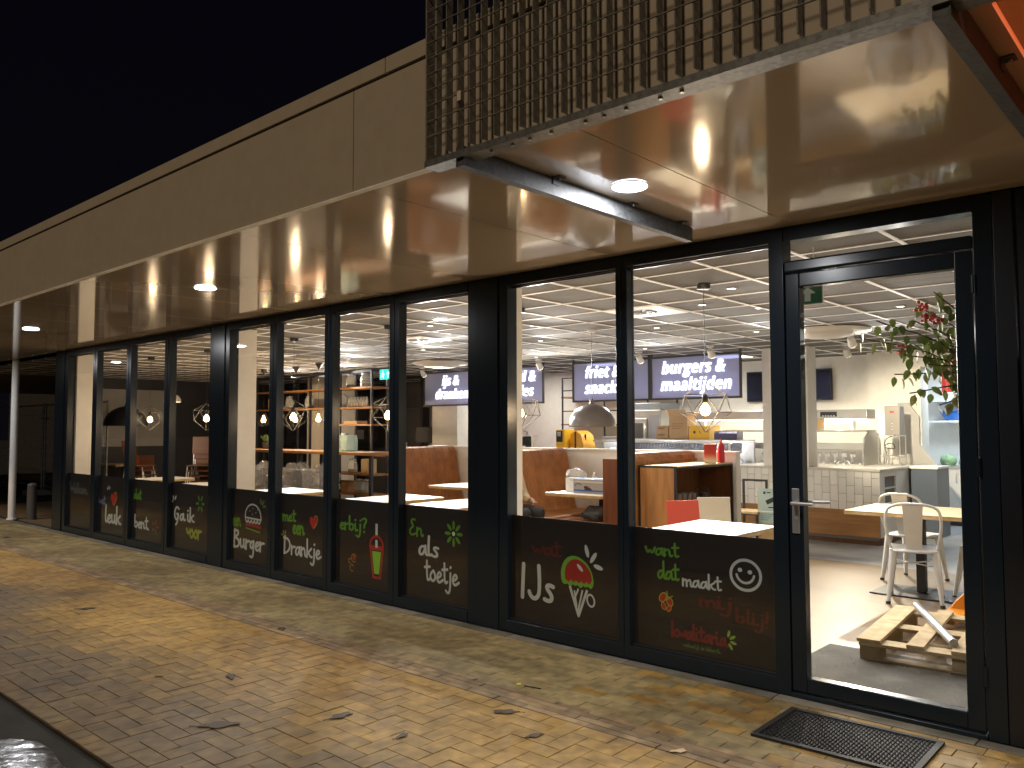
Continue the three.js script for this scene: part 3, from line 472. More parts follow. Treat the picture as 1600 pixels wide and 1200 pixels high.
// ---------------------------------------------------------------- ceiling fittings
{
  const pr = thing('recessed_downlight', 'small round recessed ceiling light above the white table by the smiley pane', 'downlight', [-2.99, CEIL - 0.001, -1.46], 0, 'recessed ceiling lights');
  part('trim_ring', lathe([[0.033, 0.003], [0.042, 0.001], [0.043, -0.003], [0.034, -0.005]]), M.wallgrey, pr);
  part('diffuser', at(new THREE.CircleGeometry(0.0335, 20), 0, -0.002, 0, Math.PI / 2), glow(9, 8.6, 7.6), pr);
  spotLight(pr, 0, -0.16, 0, C(1, 0.975, 0.93), 9.5, 1.05, 0.9).shadow.radius = 0.6;
  const spots = [[-3.59, -2.08, 'over the aisle beside the table by the smiley pane'], [-3.3, -2.62, 'in front of the round air unit near the door'], [-4.8, -3.26, 'above the wood cabinet'], [-4.15, -4.36, 'beyond the wood cabinet'], [-2.3, -3.4, 'above the wood table by the door'], [-5.7, -2.2, 'over the table with the grey box'], [-6.6, -3.4, 'over the leather bench with the person'],
    [-7.6, -2.6, 'over the bench by the toetje pane'], [-6.51, -1.44, 'near the middle window tables'], [-8.6, -3.2, 'over the left leather bench'], [-9.8, -2.6, 'near the Burger pane'], [-6.2, -5.2, 'in front of the counter below the burgers sign'], [-8.2, -5.2, 'in front of the counter below the snack sign'], [-10.4, -5.2, 'in front of the counter below the drinks sign'], [-3.2, -5.6, 'in front of the tiled counter'], [-0.9, -4.6, 'at the right end of the room'], [-12.2, -4.5, 'over the tall wooden table'], [-14.1, -4.6, 'added in front of the wide cream column'], [-10.6, -3.4, 'over the end of the tall table']];
  for (const [x, z, s] of spots) dup(pr, [x, CEIL - 0.001, z], 0, 'small round recessed ceiling light ' + s);  // the one before the wide cream column is added to brighten it
  // track spots over the counter
  const tr = thing('ceiling_spot', 'white adjustable ceiling spot in front of the air unit seen through the door', 'spotlight', [-3.38, CEIL - 0.007, -5.2], 0, 'adjustable ceiling spots');
  part('mount', cyl(0.05, 0.05, 0.02, 0, -0.01, 0, 16), M.white, tr);
  const hd = part('spot_head', [at(cyl(0.04, 0.05, 0.11, 0, 0, 0, 16), 0, -0.1, -0.02, 0.7)], M.white, tr);
  part('lens', at(cyl(0.044, 0.044, 0.006, 0, 0, 0, 16), 0, -0.144, -0.057, 0.7), glow(9, 8, 5.4), hd);
  spotLight(tr, 0, -0.2, -0.12, C(1, 0.88, 0.66), 36, 0.6, 0.5, 0, -0.55, -1);
  for (const [x, z, s] of [[-5.3, -5.4, 'above the right end of the burgers sign'], [-6.5, -5.5, 'above the left end of the burgers sign'], [-8.4, -5.5, 'above the snack sign'], [-9.6, -5.5, 'above the salads sign'], [-11.2, -5.5, 'above the drinks sign'], [-3.9, -6.5, 'nearest the steel dispenser']]) dup(tr, [x, CEIL - 0.007, z], 0, 'white adjustable ceiling spot ' + s);
  const ac = thing('air_unit', 'round white ceiling air unit with a dark ring slot seen through the door', 'air conditioner', [-3.5, CEIL - 0.008, -4.75], 0, 'round ceiling air units');
  part('rim', lathe([[0.31, -0.05], [0.33, -0.03], [0.44, -0.035], [0.475, -0.02], [0.48, 0]], 48), M.white, ac);
  part('slot', lathe([[0.29, -0.012], [0.34, -0.008]], 48), M.black, ac);
  part('centre_disc', lathe([[0, -0.085], [0.2, -0.08], [0.295, -0.06], [0.3, -0.045], [0.29, -0.02]], 48), M.white, ac);
  dup(ac, [-10.05, CEIL - 0.008, -4.9], 0, 'round white ceiling air unit with a dark ring slot above the drinks sign');
  const vt = thing('air_vent', 'square white ceiling vent with a dark swirl left of the nearest cage lamp', 'vent', [-4.18, CEIL - 0.008, -2.08], 0, 'swirl vents in the ceiling');
  part('plate', span(-0.285, 0.285, -0.004, 0.006, -0.285, 0.285), M.runner, vt);
  part('swirl_opening', at(new THREE.CircleGeometry(0.17, 32), 0, -0.0055, 0, Math.PI / 2), M.dark, vt);
  for (let i = 0; i < 8; i++) part('vane', box(0.15, 0.004, 0.012, Math.cos(i * 0.785) * 0.085, -0.009, Math.sin(i * 0.785) * 0.085, 0.3, -i * 0.785 + 0.35, 0), M.white, vt);
  dup(vt, [-7.6, CEIL - 0.008, -2.27], 0, 'square white ceiling vent with a dark swirl above the toetje pane');
  dup(vt, [-10.9, CEIL - 0.008, -2.15], 0, 'square white ceiling vent with a dark swirl above the Drankje pane');
}
{ const lp = thing('added_panel_light', 'added square white ceiling light panel behind the burgers sign', 'ceiling light', [-5.9, CEIL - 0.008, -7.1], 0, 'square light panels added behind the menu signs');
  part('frame', span(-0.29, 0.29, -0.008, 0, -0.29, 0.29), M.white, lp); part('diffuser', span(-0.27, 0.27, -0.012, -0.0085, -0.27, 0.27), glow(4, 3.8, 3.4), lp);
  const r = new THREE.RectAreaLight(C(1, 0.97, 0.91), 28, 0.54, 0.54); r.position.set(0, -0.018, 0); r.rotation.x = -Math.PI / 2; lp.add(r);  // these ceiling panels are added to wash the back wall brighter
  dup(lp, [-8.2, CEIL - 0.008, -7.1], 0, 'added square white ceiling light panel behind the snack sign'); dup(lp, [-10.3, CEIL - 0.008, -7.3], 0, 'added square white ceiling light panel behind the salads sign'); }
// ---------------------------------------------------------------- hanging lamps
const cageShape = (r0, r1) => { // faceted wire cage hanging from its apex at y = 0
  const P0 = [0, 0, 0], P3 = [0, -0.385, 0], A = [], B = [], g = [];
  for (let i = 0; i < 6; i++) { const a = i * Math.PI / 3, b = a + Math.PI / 6; A.push([Math.cos(a) * r0, -0.1, Math.sin(a) * r0]); B.push([Math.cos(b) * r1, -0.235, Math.sin(b) * r1]); }
  for (let i = 0; i < 6; i++) { const k = (i + 1) % 6; g.push(rod(P0, A[i], 0.0028, 5), rod(A[i], A[k], 0.0028, 5), rod(A[i], B[i], 0.0028, 5), rod(A[k], B[i], 0.0028, 5), rod(B[i], P3, 0.0028, 5)); if (i % 2) g.push(rod(B[i], B[k], 0.0028, 5)); }
  return g;
};
const cageLamp = thing('cage_lamp', 'hanging lamp in a faceted black wire cage above the table by the smiley pane', 'pendant lamp', [-3.04, 0, -1.1], 0, 'wire cage lamps over the window tables');
part('ceiling_cup', lathe([[0, CEIL - 0.045], [0.05, CEIL - 0.045], [0.052, CEIL - 0.007]], 20), M.black, cageLamp);
part('cord', rod([0, 1.72, 0], [0, CEIL - 0.04, 0], 0.0028, 6), M.black, cageLamp);
part('wire_cage', cageShape(0.175, 0.19).map((g) => g.translate(0, 1.845, 0)), M.wire, cageLamp);
const sock = part('socket', lathe([[0.0, 1.745], [0.022, 1.745], [0.023, 1.68], [0.0, 1.68]], 14), M.black, cageLamp);
part('bulb', lathe([[0, 1.585], [0.022, 1.592], [0.036, 1.612], [0.038, 1.632], [0.028, 1.655], [0.014, 1.672], [0.013, 1.685]], 18), M.warmBulb, cageLamp);
bulbLight(cageLamp, 0, 1.63, 0, C(1, 0.74, 0.46), 2.0, 1.5);
for (const [x, z, s] of [[-4.92, -1.1, 'behind the post by the ice cream pane'], [-6.8, -1.1, 'between the erbij and toetje panes'], [-8.6, -1.1, 'behind the Drankje pane'], [-10.75, -1.1, 'behind the Ga ik voor pane'], [-12.52, -1.1, 'behind the pane lettered dat bent']]) dup(cageLamp, [x, 0, z], rr(0, 1), 'hanging bulb in a faceted black wire cage ' + s);
const dropLamp = thing('drop_lamp', 'small hanging lamp in a teardrop wire cage in front of the cream column', 'pendant lamp', [-11.63, 0, -3.55], 0, 'teardrop lamps over the tall table');
part('ceiling_cup', lathe([[0.005, CEIL - 0.12], [0.07, CEIL - 0.01]], 16), M.black, dropLamp);
part('cord', rod([0, 1.8, 0], [0, CEIL - 0.1, 0], 0.003, 6), M.black, dropLamp);
{ const g = []; for (let i = 0; i < 6; i++) { const a = i * Math.PI / 3, c = Math.cos(a), s = Math.sin(a); g.push(tube([[c * 0.015, 1.8, s * 0.015], [c * 0.06, 1.7, s * 0.06], [c * 0.09, 1.6, s * 0.09], [c * 0.05, 1.52, s * 0.05]], 0.0022, 10, 4)); } g.push(at(new THREE.TorusGeometry(0.09, 0.0022, 4, 20), 0, 1.6, 0, Math.PI / 2)); part('wire_cage', g, M.wire, dropLamp); }
part('bulb', [ball(0.04, 0, 1.64, 0), cyl(0.015, 0.02, 0.06, 0, 1.7, 0)], M.warmBulb, dropLamp);
bulbLight(dropLamp, 0, 1.64, 0, C(1, 0.74, 0.46), 2.6, 1.5);
dup(dropLamp, [-12.55, 0, -3.7], 0, 'small hanging lamp in a teardrop wire cage in the middle of the tall table');
dup(dropLamp, [-13.6, 0, -3.7], 0, 'small hanging lamp in a teardrop wire cage at the left end of the tall table');
function domeLamp(label, x, z, y, r, m, lit) {
  const t = thing('dome_lamp', label, 'pendant lamp', [x, 0, z]);
  const pts = []; for (let i = 0; i <= 10; i++) { const a = i / 10 * Math.PI / 2; pts.push([Math.max(0.02, Math.sin(a) * r), y + Math.cos(a) * r * 0.92]); } pts.push([r, y - 0.015], [r - 0.006, y - 0.015], [r - 0.008, y]); for (let i = 9; i >= 0; i--) { const a = i / 10 * Math.PI / 2; pts.push([Math.max(0.012, Math.sin(a) * (r - 0.008)), y + Math.cos(a) * (r - 0.008) * 0.92]); }
  part('lamp_shade', lathe(pts, 40), m, t, true);
  part('shade_cap', lathe([[0.026, y + r * 0.9], [0.03, y + r * 0.92], [0.02, y + r * 0.92 + 0.05], [0.004, y + r * 0.92 + 0.06]], 16), m, t);
  part('cord', rod([0, y + r * 0.95, 0], [0, CEIL - 0.01, 0], 0.003, 6), M.black, t);
  part('ceiling_cup', lathe([[0, CEIL - 0.03], [0.05, CEIL - 0.03], [0.05, CEIL - 0.007]], 18), M.white, t);
  part('bulb', [ball(0.04, 0, y + 0.1, 0), cyl(0.02, 0.02, 0.08, 0, y + 0.16, 0)], lit ? glow(5, 4, 2.5) : M.white, t);
  if (lit) bulbLight(t, 0, y + 0.1, 0, C(1, 0.8, 0.5), lit, 1.5);
  return t;
}
domeLamp('grey dome lamp hanging behind the ice cream pane', -5.43, -2.9, 1.52, 0.262, S([0.17, 0.16, 0.165], 0.3), 0.8);
domeLamp('black dome lamp hanging behind the leuk pane at the far left', -16.4, -2.35, 1.56, 0.4, M.black, 0);
domeLamp('small lit dome lamp near the ceiling behind the leuk pane', -15.6, -2.9, 2.02, 0.16, M.white, 2.5);
// ---------------------------------------------------------------- exit signs
function exitSign(label, x, y, z, w, h, face) {
  const t = thing('exit_sign', label, 'exit sign', [x, y, z]);
  part('sign_plate', soft(w, h, 0.02, 0.004), M.white, t);
  const ct = canvasTex(256, 128, (g) => { g.fillStyle = face ? '#16c7b4' : '#3f7f5e'; g.fillRect(0, 0, 256, 128); g.fillStyle = g.strokeStyle = '#f2fff8'; g.lineWidth = 13; g.lineCap = 'round'; g.lineJoin = 'round';
    g.beginPath(); g.arc(70, 24, 11, 0, 7); g.fill(); stroke(g, [[66, 44], [58, 74], [84, 92], [82, 118]]); stroke(g, [[58, 74], [46, 96], [24, 100]]); stroke(g, [[66, 46], [92, 56], [98, 72]]); stroke(g, [[64, 46], [38, 56], [30, 74]]);
    g.beginPath(); g.moveTo(186, 16); g.lineTo(146, 62); g.lineTo(171, 62); g.lineTo(171, 112); g.lineTo(201, 112); g.lineTo(201, 62); g.lineTo(226, 62); g.closePath(); g.fill(); });
  const m = S([1, 1, 1], 0.4, { map: ct }); if (face) { m.emissive = C(face, face, face); m.emissiveMap = ct; }
  part('panel_face', at(new THREE.PlaneGeometry(w - 0.01, h - 0.01), 0, 0, 0.0115), m, t, true);
  part('suspension', [rod([-w / 3, h / 2, 0], [-w / 3, CEIL - y - 0.006, 0], 0.003, 5), rod([w / 3, h / 2, 0], [w / 3, CEIL - y - 0.006, 0], 0.003, 5)], M.white, t);
}
exitSign('lit turquoise exit sign hanging left of the drinks sign', -10.4, 2.37, -4.0, 0.3, 0.17, 1.6);
exitSign('green and white exit sign with running man and arrow inside the door', -2.03, 2.31, -0.42, 0.33, 0.13, 0);
// ---------------------------------------------------------------- menu signs over the counter
const bold = await new FontLoader().loadAsync('fonts/droid/droid_sans_bold.typeface.json');
const acrylic = P([0.58, 0.62, 0.88], 0.4, { transmission: 0.62, thickness: 0, ior: 1.45 });
const letterMat = S([0.9, 0.9, 0.9], 0.5, { emissive: C(1.7, 1.7, 1.85) });
function menuSign(label, x0, lines, indent, size) {
  const w = 1.47, t = thing('menu_sign', label, 'sign', [x0, 0, -6.0], 0, null);
  part('panel', span(0.03, w - 0.03, 1.93, 2.52, -0.006, 0.006), acrylic, t);
  part('sign_frame', [span(0, 0.03, 1.9, CEIL - 0.007, -0.015, 0.015), span(w - 0.03, w, 1.9, CEIL - 0.007, -0.015, 0.015), span(0.03, w - 0.03, 1.9, 1.93, -0.014, 0.014), span(0.03, w - 0.03, 2.52, 2.55, -0.014, 0.014)], M.dark, t);
  lines.forEach((s, i) => {
    const g = new TextGeometry(s, { font: bold, size, depth: 0.02, curveSegments: 5, bevelEnabled: false });
    const p = g.getAttribute('position'); for (let k = 0; k < p.count; k++) p.setXY(k, p.getX(k) * 0.88 + p.getY(k) * 0.2, p.getY(k));
    g.computeVertexNormals(); g.translate(indent[i], (i ? 2.035 : 2.285), 0.008); part('lettering', g, letterMat, t);
  });
}
menuSign('hanging sign with white letters burgers & maaltijden', -6.62, ['burgers &', 'maaltijden'], [0.19, 0.17], 0.18);
menuSign('hanging sign with white letters friet & snacks', -8.1, ['friet &', 'snacks'], [0.25, 0.25], 0.18);
menuSign('hanging sign with partly hidden white letters ending in d & and des', -10.18, ['brood &', 'salades'], [0.45, 0.45], 0.18);
menuSign('hanging sign with white letters ijs & dranken', -11.7, ['ijs &', 'dranken'], [0.5, 0.32], 0.18);

// ---------------------------------------------------------------- tables
function cafeTable(label, x0, x1, z0, z1, top = M.tabletop, group = 'window tables with white tops', edge = M.pale) {
  const cx = (x0 + x1) / 2, cz = (z0 + z1) / 2, w = x1 - x0, d = z1 - z0, t = thing('cafe_table', label, 'table', [cx, 0, cz], 0, group);
  const tt = part('tabletop', soft(w, 0.008, d, 0.003, 0, 0.746, 0, 0, 0, 0, 1), top, t);
  part('edge', soft(w - 0.002, 0.028, d - 0.002, 0.004, 0, 0.727, 0, 0, 0, 0, 1), edge, tt);
  part('column', soft(0.075, 0.69, 0.075, 0.006, 0, 0.365, 0, 0, 0, 0, 1), M.black, t);
  part('base_plate', soft(w * 0.72, 0.014, d * 0.6, 0.005, 0, 0.0085, 0, 0, 0, 0, 1), M.black, t);
  part('top_bracket', soft(w * 0.6, 0.01, d * 0.5, 0.003, 0, 0.707, 0, 0, 0, 0, 1), M.black, t);
  return t;
}
cafeTable('white topped cafe table under the cage lamp behind the smiley pane', -3.31, -2.65, -1.49, -0.69);
cafeTable('white topped cafe table close behind the toetje pane', -6.12, -5.46, -1.66, -0.8);
cafeTable('white topped cafe table spanning the erbij and toetje panes', -7.1, -6.45, -1.6, -0.74);
cafeTable('white topped cafe table behind the Drankje pane', -8.92, -8.1, -1.32, -0.72);
cafeTable('white topped cafe table behind the Ga ik voor pane', -10.75, -10.05, -1.4, -0.7);
cafeTable('white topped cafe table behind the pane lettered dat bent', -12.4, -11.75, -1.45, -0.74);
cafeTable('white topped cafe table holding a grey picture box, before the leather bench', -6.04, -5.25, -4.0, -2.8, M.tabletop, 'tables in the leather booths');
cafeTable('white topped cafe table in front of the left leather bench', -7.95, -7.25, -3.9, -2.72, M.tabletop, 'tables in the leather booths');
cafeTable('square wood topped table with black column behind the glass door', -2.72, -1.68, -3.9, -3.02, M.pale, 'wood topped tables');
cafeTable('small table in the dark at the far left end', -18.1, -17.2, -3.2, -2.5, M.pale, 'wood topped tables');
// ---------------------------------------------------------------- leather benches
function bench(label, x, z0, z1, turn, wide = 0.85) { // faces local +x, runs along local z from 0 to L
  const L = Math.abs(z1 - z0), t = thing('leather_bench', label, 'bench', [x, 0, (z0 + z1) / 2], turn);
  const prof = [[0, 0.12], [0, 1.12], [0.015, 1.18], [0.05, 1.215], [0.1, 1.222], [0.14, 1.2], [0.165, 1.14], [0.2, 0.95], [0.25, 0.7], [0.3, 0.5], [0.34, 0.42], [0.34, 0.12]];
  const n = Math.max(3, Math.round(L / 0.145)), w = L / n;
  for (let i = 0; i < n; i++) part('back_channel', extrude(prof, w - 0.002, 0.007).translate(0, 0, -L / 2 + i * w + 0.001), M.leather, t);
  part('seat_cushion', soft(0.52, 0.15, L - 0.004, 0.05, 0.55, 0.385, 0, 0, 0, 0, 3), M.leather, t);
  part('base', span(0.02, 0.76, 0.005, 0.305, -L / 2 + 0.02, L / 2 - 0.02), M.darkwood, t);
  part('back_board', span(-0.022, -0.001, 0.02, 1.14, -L / 2, L / 2), M.wood, t);
  return t;
}
const sofaA = bench('long brown leather bench behind the toetje pane', -8.95, -4.03, -2.92, 0);
const sofaB = bench('brown leather bench with the seated person, behind the ice cream pane', -6.84, -4.03, -2.45, 0);
const sofaC = bench('brown leather bench backing onto the wood cabinet', -4.78, -4.03, -2.72, Math.PI);
part('end_panel', span(-0.03, 0.36, 0.01, 1.16, -0.682, -0.66), S([0.32, 0.15, 0.07], 0.5, { map: T.wood }), sofaC);
// white partition behind the booths
solo('partition', [span(-9.4, -4.28, 0.002, 1.2, -4.16, -4.06), span(-9.42, -4.265, 1.2, 1.222, -4.18, -4.04)], M.white, 'low white partition behind the leather benches and wood cabinet', 'partition');
// ---------------------------------------------------------------- wood cabinet
{
  const t = thing('service_cabinet', 'oak veneer service cabinet with open shelves beside the leather bench', 'cabinet', [-4.52, 0, -3.4]);
  const hw = 0.215, z0 = -0.62, z1 = 0.62, h = 1.1;
  part('end_panel', span(-hw + 0.014, hw - 0.016, 0.09, h - 0.02, z1 - 0.02, z1 + 0.002), M.wood, t);
  part('end_panel', span(-hw, hw, 0.05, h - 0.02, z0, z0 + 0.02), M.darkwood, t);
  part('top_board', span(-hw, hw, h - 0.012, h, z0, z1), M.pale, t);
  part('back_board', span(-hw, -hw + 0.018, 0.05, h - 0.03, z0 + 0.02, z1 - 0.03), M.darkwood, t);
  part('shelf', span(-hw + 0.02, hw - 0.02, 0.68, 0.7, z0 + 0.02, z1 - 0.03), M.woodH, t);
  part('shelf', span(-hw + 0.02, hw - 0.02, 0.36, 0.38, z0 + 0.02, z1 - 0.03), M.woodH, t);
  part('plinth', span(-hw + 0.01, hw - 0.03, 0.004, 0.06, z0 + 0.02, z1 - 0.03), M.black, t);
  part('edge_trim', [span(-hw - 0.004, -hw + 0.014, 0.05, h + 0.003, z1 - 0.024, z1 + 0.004), span(hw - 0.015, hw + 0.004, 0.05, h + 0.003, z1 - 0.024, z1 + 0.004), span(-hw + 0.014, hw - 0.015, h - 0.02, h + 0.003, z1 - 0.024, z1 + 0.004), span(hw - 0.015, hw + 0.004, 0.05, h - 0.013, z0 - 0.002, z0 + 0.022), span(hw - 0.004, hw + 0.003, h - 0.03, h - 0.013, z0 + 0.022, z1 - 0.024)], M.black, t);
  const g0 = thing('drinking_glass', 'drinking glass on the upper open shelf of the oak cabinet', 'glass', [-4.4, 0.702, -3.0], 0, 'glasses on the cabinet shelf');
  part('tumbler', lathe([[0, 0.004], [0.03, 0.004], [0.036, 0.1], [0.033, 0.1], [0.027, 0.012], [0, 0.012]], 14), P([0.35, 0.3, 0.28], 0.1, { transmission: 0.6, thickness: 0 }), g0);
  for (const [a, b] of [[-4.4, -3.1], [-4.4, -3.2], [-4.49, -3.05], [-4.49, -3.15], [-4.4, -3.3], [-4.49, -3.26]]) dup(g0, [a, 0.702, b], 0);
  solo('wire_basket', [tube([[-0.1, 0, 0], [-0.1, 0.11, 0.02], [0.02, 0.15, 0], [0.1, 0.06, 0.03], [0.06, 0, 0]], 0.005, 24, 5), tube([[-0.05, 0, 0.06], [-0.02, 0.1, 0.07], [0.08, 0.09, 0.05], [0.09, 0, 0.04]], 0.005, 20, 5), cyl(0.05, 0.045, 0.08, 0, 0.041, -0.02)].map((g) => g.translate(-4.42, 0.703, -3.55)), M.dark, 'tangled metal basket on the upper shelf of the oak cabinet', 'basket');
  const j0 = thing('metal_tin', 'small metal tin on the lower shelf of the oak cabinet', 'tin', [-4.4, 0.382, -2.98], 0, 'tins on the lower cabinet shelf');
  part('body', lathe([[0, 0.002], [0.045, 0.002], [0.045, 0.12], [0.038, 0.125], [0, 0.125]], 16), M.steel, j0); part('lid', cyl(0.046, 0.046, 0.014, 0, 0.132, 0), M.dark, j0);
  dup(j0, [-4.4, 0.382, -3.1], 0); dup(j0, [-4.48, 0.382, -3.04], 0);
  const rb = thing('napkin_box', 'red and white carton standing on the oak cabinet', 'carton', [-4.42, 1.102, -3.72], 0.5);
  part('carton', soft(0.13, 0.21, 0.09, 0.004, 0, 0.105, 0, 0, 0, 0, 1), S([1, 1, 1], 0.5, { map: canvasTex(64, 128, (g) => { const q = g.createLinearGradient(0, 0, 0, 128); q.addColorStop(0, '#a3201c'); q.addColorStop(0.5, '#c5402c'); q.addColorStop(0.85, '#e9cfae'); q.addColorStop(1, '#e8ddc8'); g.fillStyle = q; g.fillRect(0, 0, 64, 128); }) }), rb, true);
  const kb = thing('sauce_bottle', 'red squeeze bottle next to the carton on the oak cabinet', 'bottle', [-4.36, 1.102, -3.86]);
  part('body', lathe([[0, 0.002], [0.04, 0.002], [0.042, 0.1], [0.036, 0.13], [0.04, 0.16], [0.034, 0.2], [0.012, 0.22]], 16), S([0.55, 0.03, 0.05], 0.3), kb); part('nozzle', lathe([[0.012, 0.22], [0.013, 0.235], [0.004, 0.27]], 12), M.red, kb);
}
// ---------------------------------------------------------------- chairs
function plasticChair(label, x, z, turn, m) { // small cafe chair with a moulded back
  const t = thing('shell_chair', label, 'chair', [x, 0, z], turn, null);
  part('seat', soft(0.36, 0.02, 0.36, 0.009, 0, 0.45, 0), m, t);
  const b = new RoundedBoxGeometry(0.33, 0.3, 0.022, 3, 0.01), p = b.getAttribute('position'); for (let i = 0; i < p.count; i++) p.setZ(i, p.getZ(i) + Math.pow(p.getX(i) / 0.17, 2) * 0.025); b.computeVertexNormals();
  part('backrest', at(b, 0, 0.65, -0.19, -0.16), m, t);
  part('frame', [...[-1, 1].flatMap((s) => [rod([s * 0.15, 0, 0.17], [s * 0.15, 0.44, 0.14], 0.01, 8), rod([s * 0.15, 0, -0.2], [s * 0.15, 0.44, -0.14], 0.01, 8), rod([s * 0.14, 0.44, -0.14], [s * 0.13, 0.66, -0.21], 0.009, 8)])], M.chrome, t);
  return t;
}
plasticChair('red shell chair in front of the oak cabinet', -3.86, -2.3, 0.95, S([0.5, 0.06, 0.03], 0.4));
plasticChair('cream shell chair in front of the oak cabinet', -3.83, -2.78, 0.75, S([0.62, 0.58, 0.46], 0.4));
const tol = thing('metal_chair', 'off white bent metal chair nearest the glass door, back towards the camera', 'chair', [-2.16, 0, -3.12], Math.PI + 0.25, 'off white metal chairs round the wood table');
{ // faces local +z
  part('seat', [soft(0.37, 0.014, 0.37, 0.006, 0, 0.452, 0, 0, 0, 0, 2), tube([[-0.17, 0.445, 0.17], [0.17, 0.445, 0.17], [0.178, 0.445, 0], [0.165, 0.445, -0.17], [-0.165, 0.445, -0.17], [-0.178, 0.445, 0]], 0.012, 40, 6, true)], M.paintedMetal, tol);
  for (const [sx, sz] of [[-1, 1], [1, 1], [-1, -1], [1, -1]]) { // folded sheet legs
    const a = [sx * 0.16, 0.44, sz * 0.155], b = [sx * 0.205, 0.0, sz * 0.225], g = rod(b, a, 0.016, 6, 0.036), q = rod([b[0], 0, b[2]], [b[0], 0.025, b[2]], 0.02, 8);
    const lg = part('leg', g, M.paintedMetal, tol); part('foot_cap', q, M.dark, lg);
  }
  part('leg_brace', [rod([-0.17, 0.33, 0.165], [0.17, 0.33, -0.165], 0.006, 6), rod([0.17, 0.322, 0.165], [-0.17, 0.322, -0.165], 0.006, 6)], M.paintedMetal, tol);
  part('back_hoop', tube([[-0.172, 0.44, -0.12], [-0.2, 0.58, -0.19], [-0.21, 0.72, -0.225], [-0.185, 0.81, -0.245], [-0.1, 0.845, -0.255], [0, 0.85, -0.258], [0.1, 0.845, -0.255], [0.185, 0.81, -0.245], [0.21, 0.72, -0.225], [0.2, 0.58, -0.19], [0.172, 0.44, -0.12]], 0.0125, 60, 8), M.paintedMetal, tol);
  const sl = new RoundedBoxGeometry(0.155, 0.42, 0.008, 2, 0.003), p = sl.getAttribute('position'); for (let i = 0; i < p.count; i++) { const y = p.getY(i) + 0.21; p.setX(i, p.getX(i) * (0.78 + 0.24 * y / 0.42)); p.setZ(i, p.getZ(i) + Math.pow(p.getX(i) / 0.08, 2) * -0.008); } sl.computeVertexNormals();
  part('back_splat', at(sl, 0, 0.645, -0.205, -0.23), M.paintedMetal, tol);
}
dup(tol, [-2.45, 0, -4.12], 0.2, 'off white bent metal chair on the far side of the wood table');
dup(tol, [-1.68, 0, -3.62], -Math.PI / 2 + 0.2, 'off white bent metal chair at the right side of the wood table, partly hidden');
{ // dark framed seat by the counter
  const t = thing('framed_chair', 'black square framed chair with a wood seat in front of the counter', 'chair', [-4.62, 0, -5.1], 0.06);
  part('seat', soft(0.34, 0.03, 0.36, 0.005, 0, 0.45, 0.02, 0, 0, 0, 1), M.pale, t);
  const bar = (...a) => span(...a);
  for (const s of [-1, 1]) { part('leg', bar(s * 0.15 - 0.013, s * 0.15 + 0.013, 0, 0.84, -0.17, -0.145), M.black, t); part('leg', bar(s * 0.15 - 0.013, s * 0.15 + 0.013, 0, 0.435, 0.16, 0.185), M.black, t); }
  part('back_frame', [bar(-0.137, 0.137, 0.815, 0.84, -0.169, -0.146), bar(-0.137, 0.137, 0.42, 0.434, -0.169, -0.146), bar(-0.137, 0.137, 0.42, 0.434, 0.16, 0.184)], M.black, t);
}
{ // stacked chairs in the dark left part
  const c = thing('stacked_chair', 'dark brown chair at the bottom of the stack behind the Ga ik voor pane', 'chair', [-12.95, 0, -2.3], 0.9, 'brown chairs stacked behind the Ga ik voor pane');
  const b = M.darkwood;
  part('seat', soft(0.42, 0.018, 0.42, 0.008, 0, 0.45, 0), b, c); part('backrest', soft(0.4, 0.3, 0.016, 0.007, 0, 0.78, -0.22, -0.15), S([0.3, 0.12, 0.05], 0.4, { map: T.woodH }), c);
  for (const [sx, sz] of [[-1, 1], [1, 1], [-1, -1], [1, -1]]) part('leg', rod([sx * 0.22, 0, sz * 0.22], [sx * 0.19, 0.44, sz * 0.17], 0.01, 6), M.chrome, c);
  part('back_frame', [rod([-0.17, 0.44, -0.17], [-0.17, 0.85, -0.235], 0.009, 6), rod([0.17, 0.44, -0.17], [0.17, 0.85, -0.235], 0.009, 6)], M.chrome, c);
  const ord = ['second', 'third', 'fourth', 'fifth', 'topmost'];
  for (let i = 1; i < 6; i++) dup(c, [-12.95 - i * 0.012, i * 0.085, -2.3 + i * 0.02], 0.9, `dark brown chair, ${ord[i - 1]} from the floor in the stack behind the Ga ik voor pane`);
  for (let i = 0; i < 5; i++) dup(c, [-15.4 - i * 0.012, i * 0.085, -2.3 + i * 0.02], 2.2, `dark brown chair, ${i ? ord[i - 1] + ' from the floor' : 'bottom one'} in the stack behind the pane lettered dat bent`, 'brown chairs stacked behind the dat bent pane');
  dup(c, [-16.9, 0, -2.9], 1.0, 'single brown chair at the table in the dark far left', null);
}
